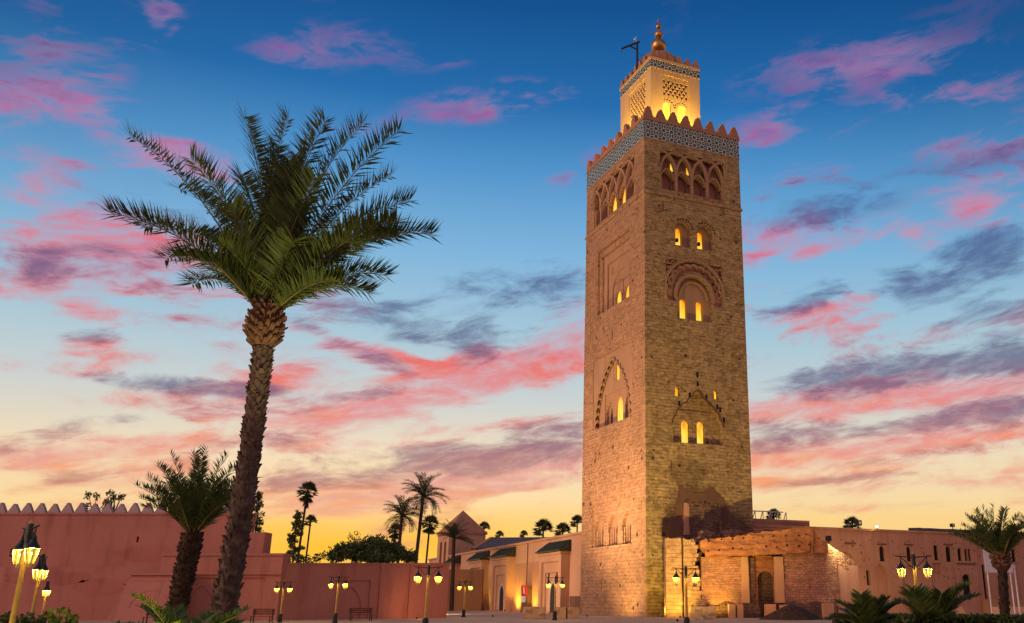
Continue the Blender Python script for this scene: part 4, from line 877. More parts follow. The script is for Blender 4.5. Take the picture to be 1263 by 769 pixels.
for x0, x1 in ((10.36, 11.05), (13.56, 14.4)): rough(MB(), x0, x1, -.22, .6, lambda x: 1.3, lambda x: 5.5, .2, .03, x0).build('pier', M['facadelow'], ru)
dwy = arch(12.8, 1.55, 0, 4.2, 'round')
plate(MB(), rect(11.05, 0, 13.56, 5.6), [dwy], .75, .6, mR).build('doorway_wall', M['earth'], ru, recalc=False)
MB().box(11.06, .35, 0, 11.72, .6, 5.4).build('shade_coloured_jamb', M['darkmason'], ru)  # shade of the reveal put into a dark masonry colour
MB().box(10.4, 1.9, 0, 15.2, 2.1, 5.5).build('back_wall', M['darkmason'], ru)  # dark colour makes the doorway opening look shaded
rough(MB(), 18.3, 21.4, .1, .9, lambda x: 4.6-.1*(x-18), lambda x: 7.1-.62*(x-18.2), .25, .10, 21).build('broken_crest', M['ruinbrick'], ru)
MB().box(19.6, .1, 0, 21.6, .8, 4.7).build('end_wall', M['rwall'], ru)
# pilaster stubs on the tower side
for x0, x1, h, s in ((3.25, 4.75, 7.2, 1), (4.95, 6.0, 7.1, 2)):
    rough(MB(), x0, x1, .2, 2.2, lambda x: 0, lambda x: h+.5*fbm((x*2.5,s,0),1,3), .25, .045, 30+s).build('stub_wall', M['stone'], ru)
jag = MB(); random.seed(9)
for k in range(16):
    z = .9+k*.38; x = 6.0+.1+.6*(1-k/16)*.8+random.uniform(-.05,.18) if k < 9 else 6.0+random.uniform(0,.5); jag.box(5.7, .1, z, x, .9, z+.34)
jag.build('toothed_edge', M['stone'], ru)
rough(MB(), 3.9, 8.4, 1.8, 4.2, lambda x: 4.5, lambda x: 7.3+.2*math.sin(x*3), .4, .15, 40).build('broken_masonry', M['darkmason'], ru)
rough(MB(), 7, 17, 2.2, 5, lambda x: 4.5, lambda x: 8.0+.2*math.sin(x*2), .6, .2, 41).build('broken_masonry', M['darkmason'], ru)
def plinth(label, x, y, w, h, d=.7, s=1, m='facadelow', name='stone_plinth', group='low stone plinths'):
    o = rough(MB(), -w/2, w/2, 0, d, lambda x: 0, lambda x: h, .25, .025, s*7).build(name, M[m]); o.location = (x, y, 0)
    return tag(o, label, 'plinth', group)
plinth('short stone pier left of the arched doorway, nearest the flat block', 9.2, 90.6, .62, 1.2, s=1)
plinth('narrow stone pier, second from the flat block below the ruin', 9.95, 90.6, .55, 1.2, s=2)
plinth('square stone pier standing in front of the arched doorway', 12.7, 90.4, 1.0, 1.22, s=3)
plinth('rough stone pier right of the doorway behind the earth mound', 13.9, 90.4, .75, 1.15, s=4)
plinth('pale square stone pier right of the earth mound', 18.0, 90.4, 1.0, 1.3, s=5)
plinth('dull brown stone pier at the right end of the ruin', 19.4, 90.6, .9, 1.25, s=6)
o = rough(MB(), -1.15, 1.15, 0, 1.2, lambda x: 0, lambda x: 1.0, .3, .03, 50).build('stone_block', M['block']); o.location = (6.5, 90.2, 0); tag(o, 'flat yellowish stone block at the foot of the ruin', 'block', 'stone blocks on the plaza')
for i, (x, y, w, h, lb) in enumerate(((-8.75, 88.5, 1.95, 1.0, 'long grey stone block left of the double lamp'), (-6.25, 86.6, 1.0, 1.0, 'clean square stone block right of the double lamp'), (-5.1, 86.8, 1.02, .95, 'cracked brown stone block at the foot of the minaret'))):
    o = rough(MB(), -w/2, w/2, 0, 1.0, lambda x: 0, lambda x: h, .25, .03, 60+i*5).build('stone_block', M['block']); o.location = (x, y, 0); o.rotation_euler = (0, 0, .1*i); tag(o, lb, 'block', 'stone blocks on the plaza')
b = MB(); vs = []; fs = []
for i in range(13):
    for k in range(24):
        a = 2*PI*k/24; r = i/12*2.6; p = (r*math.cos(a)*(1+.2*math.sin(3*a)), r*math.sin(a)*.8, max(0, 1.25*(1-(i/12)**1.3))+fbm((r*math.cos(a), r*math.sin(a), 3), 1.2)*.35*(1-i/12)-.02); vs.append(p)
for i in range(12):
    for k in range(24): fs.append((i*24+k, i*24+(k+1) % 24, (i+1)*24+(k+1) % 24, (i+1)*24+k))
o = b.add(vs, fs).build('earth_mound', M['soil'], smooth=True); o.location = (13.6, 84, 0); tag(o, 'dark heap of soil before the arched doorway', 'mound')
o = b.build('earth_mound', M['block'], smooth=True); o.location = (5.7, 84.5, 0); o.scale = (.45,.5,.35); tag(o, 'small sandy heap beside the lamp in front of the ruin', 'mound')
# white sign board
sb = thing('sign_board', 'blank looking grey sign board on two slim posts behind the right palm', 'sign', (21.75, 60, 0))
MB().box(-.05, 0, 3.2, 1.65, .06, 4.75).build('panel', flat('sign_panel', (.42,.42,.44), .25, var=.15, scale=.9, spec=.6), sb)
b = MB(); b.add([(.28,-.004,4.0), (.52,-.004,4.0), (.55,-.004,4.25), (.25,-.004,4.25)], [(0,1,2,3)]); b.add([(.34,-.004,4.3), (.38,-.004,4.3), (.38,-.004,4.38), (.34,-.004,4.38)], [(0,1,2,3)]); b.add([(.44,-.004,4.3), (.48,-.004,4.3), (.48,-.004,4.38), (.44,-.004,4.38)], [(0,1,2,3)]); b.build('panel_mark', M['brownmetal'], sb)
for x in (.1, 1.5): MB().tube([(x,.1,0), (x,.1,3.9)], .045, 6).build('post', M['white'], sb)
for i, (x, lb) in enumerate(((23.9, 'bare white pole just right of the sign board'),)):
    tag(MB().tube([(0,0,0), (0,0,3.7)], .05, 6).build('flag_pole', M['white']), lb, 'pole').location = (x, 61, 0)
tag(rough(MB(), -1.6, 1.6, 0, 1.5, lambda x: 0, lambda x: 1.15, .5, .03, 77).build('stone_wall_stub', M['facade']), 'pale low masonry stub behind the right palm', 'wall').location = (26.2, 66, 0)
b = MB(); plate(b, [(-2.2,0), (1.2,0), (1.15,.9), (.75,1.5), (.1,1.85), (-.6,1.9), (-1.3,1.6), (-1.9,.95)], [arch(-.4, 1.9, .01, 1.3)], 0, .5, mR, edge=.5); tag(b.build('low_arch', M['facade'], recalc=False), 'low pale masonry arch standing behind the palm shrubs', 'arch').location = (20.4, 64, 0)
# rubble behind the hedge
random.seed(21)
for i in range(9):
    o = rough(MB(), -.3, .3, -.25, .25, lambda x: 0, lambda x: .42, .2, .09, 80+i).build('rubble_stone', M['block']); s = random.uniform(.8, 1.7); o.scale = (s*1.3, s, s*.9)
    o.location = (15.6+i*.85+random.uniform(-.3,.3), 57+random.uniform(-1,1), 0); o.rotation_euler = (0,0,random.uniform(0,3)); tag(o, 'lit rubble stone among the heap behind the right hedge', 'stone', 'rubble behind the hedge')

# ------------------------------------------------------------------ benches
def bench(label, x, y, rz, w=1.8):
    r = thing('park_bench', label, 'bench', (x, y, 0), rz, 'benches along the pink wall')
    b = MB()
    for i in range(4): b.box(-w/2, -.25+i*.13, .42, w/2, -.14+i*.13, .46)
    b.build('seat', M['wood'], r); b = MB()
    for i in range(3): b.box(-w/2, .30, .56+i*.15, w/2, .34, .68+i*.15)
    b.build('backrest', M['wood'], r)
    for s in (-1, 1): MB().box(s*w*.42-.03,-.24,0, s*w*.42+.03,-.18,.42).box(s*w*.42-.03,.24,0, s*w*.42+.03,.34,.95).build('leg', M['black'], r)
bench('brown slatted bench just right of the big leaning palm trunk', -27.4, 73.5, 0, 1.65)
bench('dark bench in the arched bay of the low pink wall', -21.8, 80, .55, 1.9)
bench('dark bench in front of the buttress left of the shorter palm', -33.6, 70, 0, 1.7)

# ------------------------------------------------------------------ street lamps
def street_lamp():
    r = thing('street_lamp', '', 'street lamp')
    MB().lathe([(.17,0), (.17,.25), (.09,.35), (.075,1.6), (.065,3.3), (.07,3.5), (.03,3.6)], 12).build('post', M['post'], r)
    MB().lathe([(.22,0), (.22,.12), (.172,.16), (.172,.62), (.10,.74)], 12, cap=True).build('base', M['black'], r)
    b = MB()
    b.tube([(-.80,0,3.43), (0,0,3.36), (.80,0,3.43)], .025, 6)
    for s in (-1, 1):
        b.tube([(0,0,2.92), (s*.22,0,3.05), (s*.44,0,3.28), (s*.60,0,3.40)], .02, 6); b.tube([(s*.56,0,3.40), (s*.56,0,3.2)], .022, 6)
    b.lathe([(.085,2.85), (.085,3.5)], 10); b.build('bracket', M['black'], r)
    for s in (-1, 1):
        c = (s*.56, 0, 0)
        h = MB().lathe([(.04,3.22), (.045,3.13), (.08,3.10), (.11,3.04), (.20,2.93), (.205,2.90), (.18,2.895)], 12, c).build('hood', M['black'], r)
        g = MB().lathe([(.175,2.885), (.16,2.78), (.092,2.56)], 6, c, cap=False).build('lantern_glass', M['lampclear'], r); MB().lathe([(.01,2.58), (.05,2.62), (.055,2.72), (.02,2.80)], 8, c).build('bulb', M['bulb'], g)
        f = MB()
        for k in range(6):
            a = 2*PI*k/6; f.tube([(s*.56+.19*math.cos(a), .19*math.sin(a), 2.89), (s*.56+.175*math.cos(a), .175*math.sin(a), 2.78), (s*.56+.105*math.cos(a), .105*math.sin(a), 2.54)], .016, 4)
        f.lathe([(.06,2.54), (.055,2.48), (.01,2.44)], 8, c); f.build('lantern_frame', M['frame'], r)
    for s in (-1, 1):
        light('lamp_light', 'POINT', (s*.56, 0, 2.84), LAMPW, (1.0, .62, .12), parent=r, shadow_soft_size=.03)
    return r
LAMPW = 160
LS = [('double headed street lamp nearest the camera, leaning in at the left edge', -14.02, 22.5, -.76, .95),
 ('second lamp of the left row, half hidden by the nearest one, dark hood', -20.55, 34, -1.25, .90),
 ('farthest and lowest lamp of the three at the left edge', -26.75, 45, -1.2, .70),
 ('small double lamp right of the bench beside the big palm', -26.2, 74, .3, .84),
 ('double lamp in front of the arched bay of the pink wall', -21.5, 72, .0, .94),
 ('tall double lamp at the right end of the pink wall', -11.0, 53, .1, .97),
 ('small distant double lamp before the farther portal', -16.1, 95, 0, .97),
 ('double lamp standing before the lobed portal between stone blocks', -6.35, 82, .05, .99),
 ('double lamp with dark post before the ruin and minaret corner', 3.05, 55, 0, .97),
 ('double lamp above the palm shrubs before the old wall', 12.15, 42, .0, 1.0)]
proto = street_lamp()
for i, (lb, x, y, rz, s) in enumerate(LS):
    o = proto if i == 0 else copy_tree(proto)
    o['label'] = lb; o['group'] = 'double street lamps'; o.location = (x, y, 0); o.rotation_euler = (0, 0, rz); o.scale = (s*(.84 if i < 3 else 1), s*(.84 if i < 3 else 1), s)

# ------------------------------------------------------------------ palms
def frond_mb(mb, st, base, dirv, L, droop, nl=46, ll=.55, wid=.045, up=Vector((0,0,1)), fold=.5, rnd=None, curl=0.0, t0=.14, side=0.0, spread=1.0, hv=None):
    # dirv: starting direction; the stalk bends down by droop radians along its length
    rnd = rnd or random
    d = Vector(dirv).normalized(); p = Vector(base); n = 22
    hor = Vector((d.x, d.y, 0)); hor = hor.normalized() if hor.length > .05 else Vector((1,0,0))
    pts = [p.copy()]; tans = [d.copy()]; step = L/n
    ax = d.cross(Vector((0,0,1))); ax = hv.cross(Vector((0,0,1))).normalized() if hv is not None else (ax.normalized() if ax.length > .05 else Vector((0,1,0)))
    rot0 = Matrix.Rotation(-droop/n, 3, ax); tw = Matrix.Rotation(side/n, 3, 'Z')
    for i in range(n):
        f = .35+1.3*(i/n)
        d = (tw @ (Matrix.Rotation(-droop/n*f, 3, ax) @ d)).normalized(); p = p+d*step; pts.append(p.copy()); tans.append(d.copy())
    st.tube(pts, [max(.006, wid*.75*(1-.9*i/n)) for i in range(n+1)], 4, cap=False)
    vs = []; fs = []
    for k in range(nl):
        t = t0+(1-t0)*(k+.5)/nl; f = t*n; i = min(n-1, int(f)); fr = f-i
        q_ = pts[i].lerp(pts[i+1], fr); tg = tans[i].lerp(tans[min(n, i+1)], fr).normalized()
        s = tg.cross(ax if abs(tg.dot(ax)) < .95 else Vector((0,0,1)))
        lat = ax.copy(); nor = lat.cross(tg).normalized()
        if nor.z < 0: nor = -nor
        u_ = (t-t0)/(1-t0); prof = min(1, .35+u_*3.2)*(1-.32*max(0, u_-.5)/.5)
        for sg in (-1, 1):
            l_ = ll*prof*rnd.uniform(.85, 1.12)
            fw = .42+.42*t+rnd.uniform(-.12,.12)
            dv = (lat*sg*1.0 + tg*fw + nor*(fold+rnd.choice((-.5, -.1, .3, .55))*spread+rnd.uniform(-.15,.15))).normalized()
            tip = q_+dv*l_ + Vector((0,0,-.10*l_*l_)); w = wid*rnd.uniform(.8, 1.2)
            wd = dv.cross(nor).normalized()*w
            mid = q_.lerp(tip, .35)
            o = len(vs); vs += [q_, mid+wd*.5, tip, mid-wd*.5]; fs.append((o, o+1, o+2, o+3))
    mb.add(vs, fs)
def trunk_mb(base, top, r0, r1, n=16, sag=0.0, seg=60, scal=.10, cnt=26, seed=1, boots=True):
    # tapered trunk clad in the stubs of cut fronds
    rnd = random.Random(seed); core = MB(); bt = MB(); B, Tp = Vector(base), Vector(top)
    pts = [B.lerp(Tp, i/seg)+Vector((sag*math.sin(PI*i/seg), 0, 0)) for i in range(seg+1)]
    rad = [(r0+(r1-r0)*(i/seg))*(1+.03*math.sin(i*1.7)+rnd.uniform(-.025,.025)) for i in range(seg+1)]
    core.tube(pts, rad, n)
    if boots:
        L = (Tp-B).length; rows = int(L/.14)
        for k in range(rows):
            f = k/rows; i = min(seg-1, int(f*seg)); c = pts[i].lerp(pts[i+1], f*seg-i); r = rad[i]
            for j in range(cnt//2):
                a = 2*PI*(j+k*.618+rnd.uniform(-.3,.3))/(cnt//2); dr = Vector((math.cos(a), math.sin(a), 0)); sd = Vector((-math.sin(a), math.cos(a), 0))
                w = r*2*PI/cnt*1.05; z = Vector((0,0,1)); o = rnd.uniform(.25, 1.3)*scal; z = (z+sd*rnd.uniform(-.5,.5))*rnd.uniform(.6, 1.1); w *= rnd.uniform(.6, 1.2)
                p0 = c+dr*r*.96+Vector((0,0,rnd.uniform(-.06,.06))); a_, b_ = p0-sd*w, p0+sd*w; c_ = p0+z*.20+dr*o+sd*rnd.uniform(-.03,.03)
                e = p0+z*.20+dr*o*.2
                bt.add([a_, b_, c_+sd*w*.6, c_-sd*w*.6, e+sd*w*.5, e-sd*w*.5], [(0,1,2,3), (3,2,4,5), (1,4,2), (0,3,5)])
    return core, bt
def palm(name, label, base, top, r0, r1, fronds, mtr, mboot, mfr, seed, boss=None, sag=0, group=None, ll=.5, nl=46, wid=.045, cnt=26, scal=.1):
    r = thing(name, label, 'palm', base, 0, group); b = Vector(base); lt = Vector(top)-b
    core, bt = trunk_mb((0,0,0), lt, r0, r1, sag=sag, seed=seed, cnt=cnt, scal=scal)
    t_ = core.build('trunk', M[mtr], r); bt.build('leaf_scars', M[mtr], t_)
    rnd = random.Random(seed+5)
    if boss:
        bs = MB(); (h0, h1, R) = boss
        bs.lathe([(r1, h0), (R*.8, h0+(h1-h0)*.2), (R*.95, h0+(h1-h0)*.5), (R*.75, h0+(h1-h0)*.85), (R*.3, h1)], 14, (lt.x, lt.y, lt.z))
        rows = 11
        for k in range(rows):
            f = k/(rows-1); z = h0+(h1-h0)*f; rr = R*(.72+.3*math.sin(PI*min(1, f*1.1+.08))); m = 11
            for j in range(m):
                a = 2*PI*(j+.5*(k % 2)+rnd.uniform(-.12,.12))/m; dr = Vector((math.cos(a), math.sin(a), 0)); sd = Vector((-dr.y, dr.x, 0)); p0 = Vector((lt.x, lt.y, lt.z+z))+dr*rr*.85
                w = rnd.uniform(.07,.11); ln = rnd.uniform(.2,.34); u_ = (Vector((0,0,1))*.62+dr*rnd.uniform(.5,.9)).normalized(); q2 = p0+u_*ln
                th = dr.cross(sd).normalized()
                bs.add([p0-sd*w, p0+sd*w, q2+sd*w*.55, q2-sd*w*.55, p0-sd*w+Vector((0,0,.12)), p0+sd*w+Vector((0,0,.12)), q2+sd*w*.5+Vector((0,0,.06)), q2-sd*w*.5+Vector((0,0,.06))], [(0,1,2,3), (4,7,6,5), (0,3,7,4), (1,5,6,2), (2,6,7,3)])
        bs.build('crown_boss', M[mboot], r)
    top_ = lt+Vector((0,0, boss[1]*.8 if boss else 0))
    for fr_ in fronds:
        dv, L, dr, sd = fr_[:4]; hv = fr_[4] if len(fr_) > 4 else None
        mb, st = MB(), MB(); off = Vector((dv[0], dv[1], 0))*.16
        frond_mb(mb, st, top_+off+Vector((0,0,-.1)), dv, L, dr, nl, ll, wid, rnd=rnd, side=sd, hv=hv)
        f_ = mb.build('frond', M[mfr], r, recalc=False); st.build('stalk', M['rachis'], f_)
    return r
def img_frond(dx, dy, L, droop, depth=0.0, side=0.0):
    # chord direction seen from the front, tipped towards (-) or away from (+) the camera
    dx = dx-.12*dy; a = math.atan2(dy, abs(dx)); c = a+droop*.52; L = L
    s = 1 if dx >= 0 else -1; hv = Vector((s*math.cos(depth), math.sin(depth), 0))
    return (tuple(hv*math.cos(c)+Vector((0,0,math.sin(c)))), L*FS, droop, side, hv)
FS = 1.17
random.seed(7)
FN = [(160,300,.3,1.15),(185,215,.3,.9),(505,315,-.3,1.2),(508,225,.3,.8),(450,340,.5,1.2),(200,330,.4,1.2),(138,266,.15,1.15),(150,290,-.5,.9),(172,178,-.15,.6),(196,246,.4,.8),(226,322,-.4,1.1),(291,128,.15,.35),(322,170,.5,.4),(347,190,-1.25,.45),(366,138,.2,.3),(392,172,.5,.4),(412,158,-.3,.4),(444,154,.2,.5),(470,205,.5,.6),(486,188,-.15,.6),(505,255,.6,.8),(530,290,.1,1.2),(515,300,-.4,.9),(430,352,-.3,1.2),(255,185,.6,.5),(240,220,-.7,.6),(270,250,-1.0,.6),(395,250,-1.0,.6),(430,225,-.7,.6),(375,215,-1.1,.5),(380,200,1.0,.5),(420,270,.9,.8),(245,280,.9,.8),(210,300,.5,1.0),(470,320,.4,1.05),(262,300,-.9,.9),(408,305,-.9,.9)]
F = []
for tx, ty, dp, dr in FN:
    dx, dy = tx-332, 372-ty; L = math.hypot(dx, dy)/39.5*(1+.10*dr)*1.06; F.append(img_frond(dx, dy, L*(1.08 if dy > 150 else .93)/1.17, dr, dp))
palm('date_palm', 'towering date palm with leaning rough trunk in the left foreground', (-11.62, 28, 0), (-11.36, 28, 9.3), .34, .255, F, 'trunk', 'boot', 'frond', 3, boss=(-.25, .95, .47), sag=.12, ll=1.05, nl=165, wid=.058, cnt=24, scal=.09)
FS = 1.0; random.seed(17)
F2 = [img_frond(-70,35,2.8,1.1,.2), img_frond(72,38,2.8,1.1,-.2), img_frond(-50,20,2.3,1.2,-.4), img_frond(-78,62,3.0,.9,-.1), img_frond(-60,95,3.5,.5,.2), img_frond(-35,115,3.6,.3,-.3), img_frond(-8,118,3.5,.25,.3), img_frond(22,118,3.6,.3,-.2), img_frond(45,100,3.5,.4,.2), img_frond(62,80,3.3,.6,-.2), img_frond(70,60,3.0,.8,.3)]
for k in range(24):
    a = random.uniform(0, 2*PI); e = random.uniform(.55, 1.35); F2.append(((math.cos(a)*math.cos(e), math.sin(a)*math.cos(e), math.sin(e)), random.uniform(2.5, 3.4), random.uniform(.3, .7), random.uniform(-.3,.3)))
palm('date_palm', 'shorter bushy date palm with dark trunk left of the towering one', (-18.45, 40, 0), (-18.15, 40, 4.25), .33, .40, F2, 'trunkd', 'trunkd', 'frond', 9, ll=.62, nl=60, wid=.055, cnt=22, scal=.11)
F3 = [img_frond(-38,54,2.3,.75,.1), img_frond(-26,58,2.3,.4,-.3), img_frond(-10,62,2.3,.3,.3), img_frond(8,62,2.3,.3,-.2), img_frond(22,58,2.2,.45,.2), img_frond(32,44,2.1,.7,-.2)]
for k in range(22):
    a = random.uniform(0, 2*PI); e = random.uniform(.7, 1.45); F3.append(((math.cos(a)*math.cos(e), math.sin(a)*math.cos(e), math.sin(e)), random.uniform(1.7, 2.4), random.uniform(.3, .8), random.uniform(-.3,.3)))
palm('date_palm', 'small slim palm before the sign board at the right edge', (15.75, 42, 0), (15.95, 42, 3.1), .17, .19, F3, 'trunkd', 'boot', 'frond', 13, boss=(-.3, .35, .25), ll=.42, nl=48, wid=.05, cnt=14, scal=.05)
def palm_shrub(label, x, y, z, n, L, e0, e1, m, seed, ll=.5, group='palm shrubs', wid=.05):
    r = thing('palm_shrub', label, 'shrub', (x, y, 0), 0, group); rnd = random.Random(seed)
    MB().lathe([(.22,0), (.26,z*.5), (.18,z+.1), (.02,z+.2)], 10).build('stem', M['trunkd'], r)
    for k in range(n):
        a = 2*PI*(k+rnd.uniform(-.3,.3))/n*2.4; e = rnd.uniform(e0, e1); mb, st = MB(), MB()
        frond_mb(mb, st, (0,0,z), (math.cos(a)*math.cos(e), math.sin(a)*math.cos(e), math.sin(e)), L*rnd.uniform(.8, 1.1), rnd.uniform(.5, 1.0), 58, ll, wid, rnd=rnd, fold=.35, t0=.08, spread=.25)
        f_ = mb.build('frond', M[m], r, recalc=False); st.build('stalk', M['rachis'], f_)
palm_shrub('bright green lit palm shrub at the foot of the two left palms', -9.9, 22, .2, 19, 1.8, .4, 1.35, 'fern', 31, .42)
palm_shrub('smaller dark palm shrub above the hedge, nearer the ruin', 7.9, 33, .62, 15, 1.4, .35, 1.3, 'cycad', 33, .55, wid=.07)
palm_shrub('wide dark palm shrub under the double lamp before the old wall', 9.45, 31, .6, 19, 1.85, .25, 1.3, 'cycad', 35, .65, wid=.07)

# ------------------------------------------------------------------ far palms
def date_crown(n, L, seed, lo=-.5, hi=1.3, droop=(.6,1.2), ll=.55, nl=20, wid=.10):
    mb, st = MB(), MB(); rnd = random.Random(seed)
    for k in range(n):
        a = rnd.uniform(0, 2*PI); e = lo+(hi-lo)*((k+.5)/n)
        frond_mb(mb, st, (0,0,0), (math.cos(a)*math.cos(e), math.sin(a)*math.cos(e), math.sin(e)), L*rnd.uniform(.85,1.1), rnd.uniform(*droop), nl, ll, wid, rnd=rnd, t0=.2, spread=.3)
    mb.add(st.v, st.f); return mb
def fan_crown(n, R, seed, lo=-1.0, hi=1.4):
    mb = MB(); rnd = random.Random(seed)
    for k in range(n):
        a = rnd.uniform(0, 2*PI); e = lo+(hi-lo)*((k+.5)/n); d = Vector((math.cos(a)*math.cos(e), math.sin(a)*math.cos(e), math.sin(e)))
        s = d.cross(Vector((.1,.05,1))).normalized(); u = s.cross(d).normalized(); c = d*R*.5
        mb.tube([(0,0,0), c], .03, 3, cap=False)
        for j in range(11):
            t = (j-5)/5*1.35; dv = (d*math.cos(t)+s*math.sin(t)-u*.12+Vector((0,0,-.25))).normalized(); tip = c+dv*R*.52*rnd.uniform(.85,1.1); w = dv.cross(u).normalized()*R*.045
            mb.add([c, c.lerp(tip,.55)+w, tip, c.lerp(tip,.55)-w], [(0,1,2,3)])
    return mb
def far_palm(label, x, y, zt, mb, scale, r=.22, lean=0.0, skirt=0.0, group='palms on the skyline'):
    t = thing('palm_tree', label, 'palm', (x-lean, y, 0), 0, group)
    MB().tube([(0,0,0), (lean*.4,0,zt*.5), (lean,0,zt)], [r*1.25, r, r*.9], 7).build('trunk', M['trunkd'], t)
    o = MB().add(mb.v, mb.f).build('crown', M['frondd'], t, recalc=False) if not isinstance(mb, bpy.types.Object) else None
    o.location = (lean, 0, zt); o.scale = (scale,)*3
    if skirt:
        s = MB(); rnd = random.Random(int(x*10))
        for k in range(40):
            a = rnd.uniform(0, 2*PI); h = rnd.uniform(0, skirt); p = Vector((lean+math.cos(a)*r, math.sin(a)*r, zt-h)); q2 = p+Vector((math.cos(a)*.55*(1-h/skirt*.6), math.sin(a)*.55*(1-h/skirt*.6), -.7))
            w = Vector((-math.sin(a), math.cos(a), 0))*.14; s.add([p-w, p+w, q2+w*.4, q2-w*.4], [(0,1,2,3)])
        s.build('dead_leaf_skirt', M['trunkd'], t, recalc=False)
    return t
def AT(x, y, Yd):      # photo pixel -> metres at a chosen distance
    f_, cx, cy, th = 1157.24, 778.997, 362.225, .315
    a = (x-cx)/f_; b = -(y-cy)/f_; d = (a, math.cos(th)-b*math.sin(th), math.sin(th)+b*math.cos(th)); k = Yd/d[1]
    return d[0]*k, 1.65+d[2]*k
DC = date_crown(44, 1.0, 41, -.55, 1.35, (.7,1.25), .22, 22, .022); DC2 = date_crown(34, 1.0, 43, -.15, 1.35, (.5,.9), .22, 22, .022)
FC = fan_crown(34, 1.0, 45); FC2 = fan_crown(30, 1.0, 47, -.4, 1.4)
FP = [('tallest feathery palm of the skyline cluster over the round green tree', 522, 612, 140, DC, 3.9, .26, .6, 0),
 ('drooping feathery palm just left of the tallest one in the cluster', 496, 636, 138, DC, 3.3, .24, .2, 0),
 ('slim fan palm just right of the tallest palm in the cluster', 530, 648, 142, FC, 1.7, .15, .3, 0),
 ('little fan palm at the left of the skyline cluster, low over the green tree', 487, 656, 150, FC, 1.5, .16, 0, 0),
 ('tall fan palm with a small head rising from the dark pointed tree', 379, 608, 130, FC, 1.75, .16, .5, 1.6),
 ('short fan palm leaning against the dark pointed tree', 383, 644, 128, FC2, 1.1, .12, .2, 0),
 ('lone dark feathery palm before the pavilion at the end of the mosque wall', 560, 664, 148, DC2, 3.2, .30, -.2, 0),
 ('fan palm just right of the pavilion roof tip', 597, 652, 195, FC2, 1.6, .15, 0, 0),
 ('broad fan palm above the mosque wall, midway to the minaret', 670, 654, 190, FC2, 2.5, .2, 0, 0),
 ('low fan palm between the broad one and the minaret', 694, 656, 185, FC2, 2.0, .2, 0, 0),
 ('little fan palm touching the left edge of the minaret', 712, 645, 180, FC2, 1.7, .15, 0, 0),
 ('tiny palm top peeping over the grey pitched roof', 646, 660, 200, FC2, 1.1, .15, 0, 0),
 ('tiny palm tuft right beside the pavilion roof', 616, 661, 200, FC2, 1.2, .15, 0, 0),
 ('dark palm top behind the white roof railing', 954, 638, 140, FC2, 1.4, .2, 0, 0),
 ('low palm top beside the box camera on the old wall', 1051, 650, 150, FC2, 1.8, .2, 0, 0),
 ('palm cut by the right edge of the picture, over the old wall', 1272, 655, 120, DC2, 2.6, .2, 0, 0)]
for lb, px, py, Yd, cr, s, r, ln, sk in FP:
    x, z = AT(px, py, Yd); far_palm(lb, x, Yd, z, cr, s, r, ln, sk)

# ------------------------------------------------------------------ leafy trees
def leaves(mb, c, rad, n, size, rnd, squash=1.0):
    for k in range(n):
        d = Vector((rnd.gauss(0,1), rnd.gauss(0,1), rnd.gauss(0,1))).normalized()*rnd.random()**.4
        p = Vector(c)+Vector((d.x*rad, d.y*rad, d.z*rad*squash)); a = Vector((rnd.gauss(0,1), rnd.gauss(0,1), rnd.gauss(0,1))).normalized(); b = a.cross(Vector((rnd.gauss(0,1), rnd.gauss(0,1), .3))).normalized()
        s = size*rnd.uniform(.6, 1.3); mb.add([p-a*s, p+b*s*.45, p+a*s, p-b*s*.45], [(0,1,2,3)])
def tree(name, label, x, y, clumps, m, trunk, size, n, seed, group=None, cat='tree'):
    t = thing(name, label, cat, (x, y, 0), 0, group); rnd = random.Random(seed)
    tb = MB()
    for pth, r0, r1 in trunk:
        k = len(pth); tb.tube(pth, [r0+(r1-r0)*i/(k-1) for i in range(k)], 7)
    tb.build('trunk', M['trunkd'], t)
    mb = MB()
    for (c, r, sq) in clumps: leaves(mb, c, r, int(n*(r**2)), size, rnd, sq)
    mb.build('crown', M[m], t, recalc=False); return t
rnd = random.Random(5)
# broad round tree spilling over the pink wall
xt, zt = AT(458, 690, 97); cl = []
for k in range(64):
    a = rnd.uniform(0, 2*PI); rr = rnd.random()**.6; hx = 4.15*rr*math.cos(a); hy = 2.6*rr*math.sin(a); top = 2.1*(1-(hx/4.5)**2)*(1-.5*(hy/3.2)**2)
    cl.append(((hx, hy, zt-.1+top*rnd.uniform(.2, 1.0)), rnd.uniform(.55, .95), .7))
for k in range(10): cl.append(((rnd.uniform(.2, 2.8), -4.0+rnd.uniform(-.8,.8), zt-.7+rnd.uniform(-.6,.7)), rnd.uniform(.4,.75), .8))
tree('broad_tree', 'broad dark round tree spilling over the pink wall', xt, 97, cl, 'leaf', [([(0,0,0), (.2,0,3), (0,0,zt+.5)], .35, .2), ([(.1,0,3), (-2.4,.3,zt+.8)], .15, .05), ([(.1,0,3.2), (2.4,-.3,zt+.7)], .15, .05)], .17, 230, 51)
xt, zt = AT(437, 664, 104); tree('round_tree', 'small round topped tree peeping over the broad dark one', xt, 104, [((0,0,zt), .75, 1), ((-.4,0,zt-.8), .5, 1), ((.3,.2,zt-.9), .6, 1), ((-1.1,.2,zt-1.2), .45, 1)], 'leaf', [([(0,0,0), (0,0,zt)], .15, .05)], .15, 160, 52)
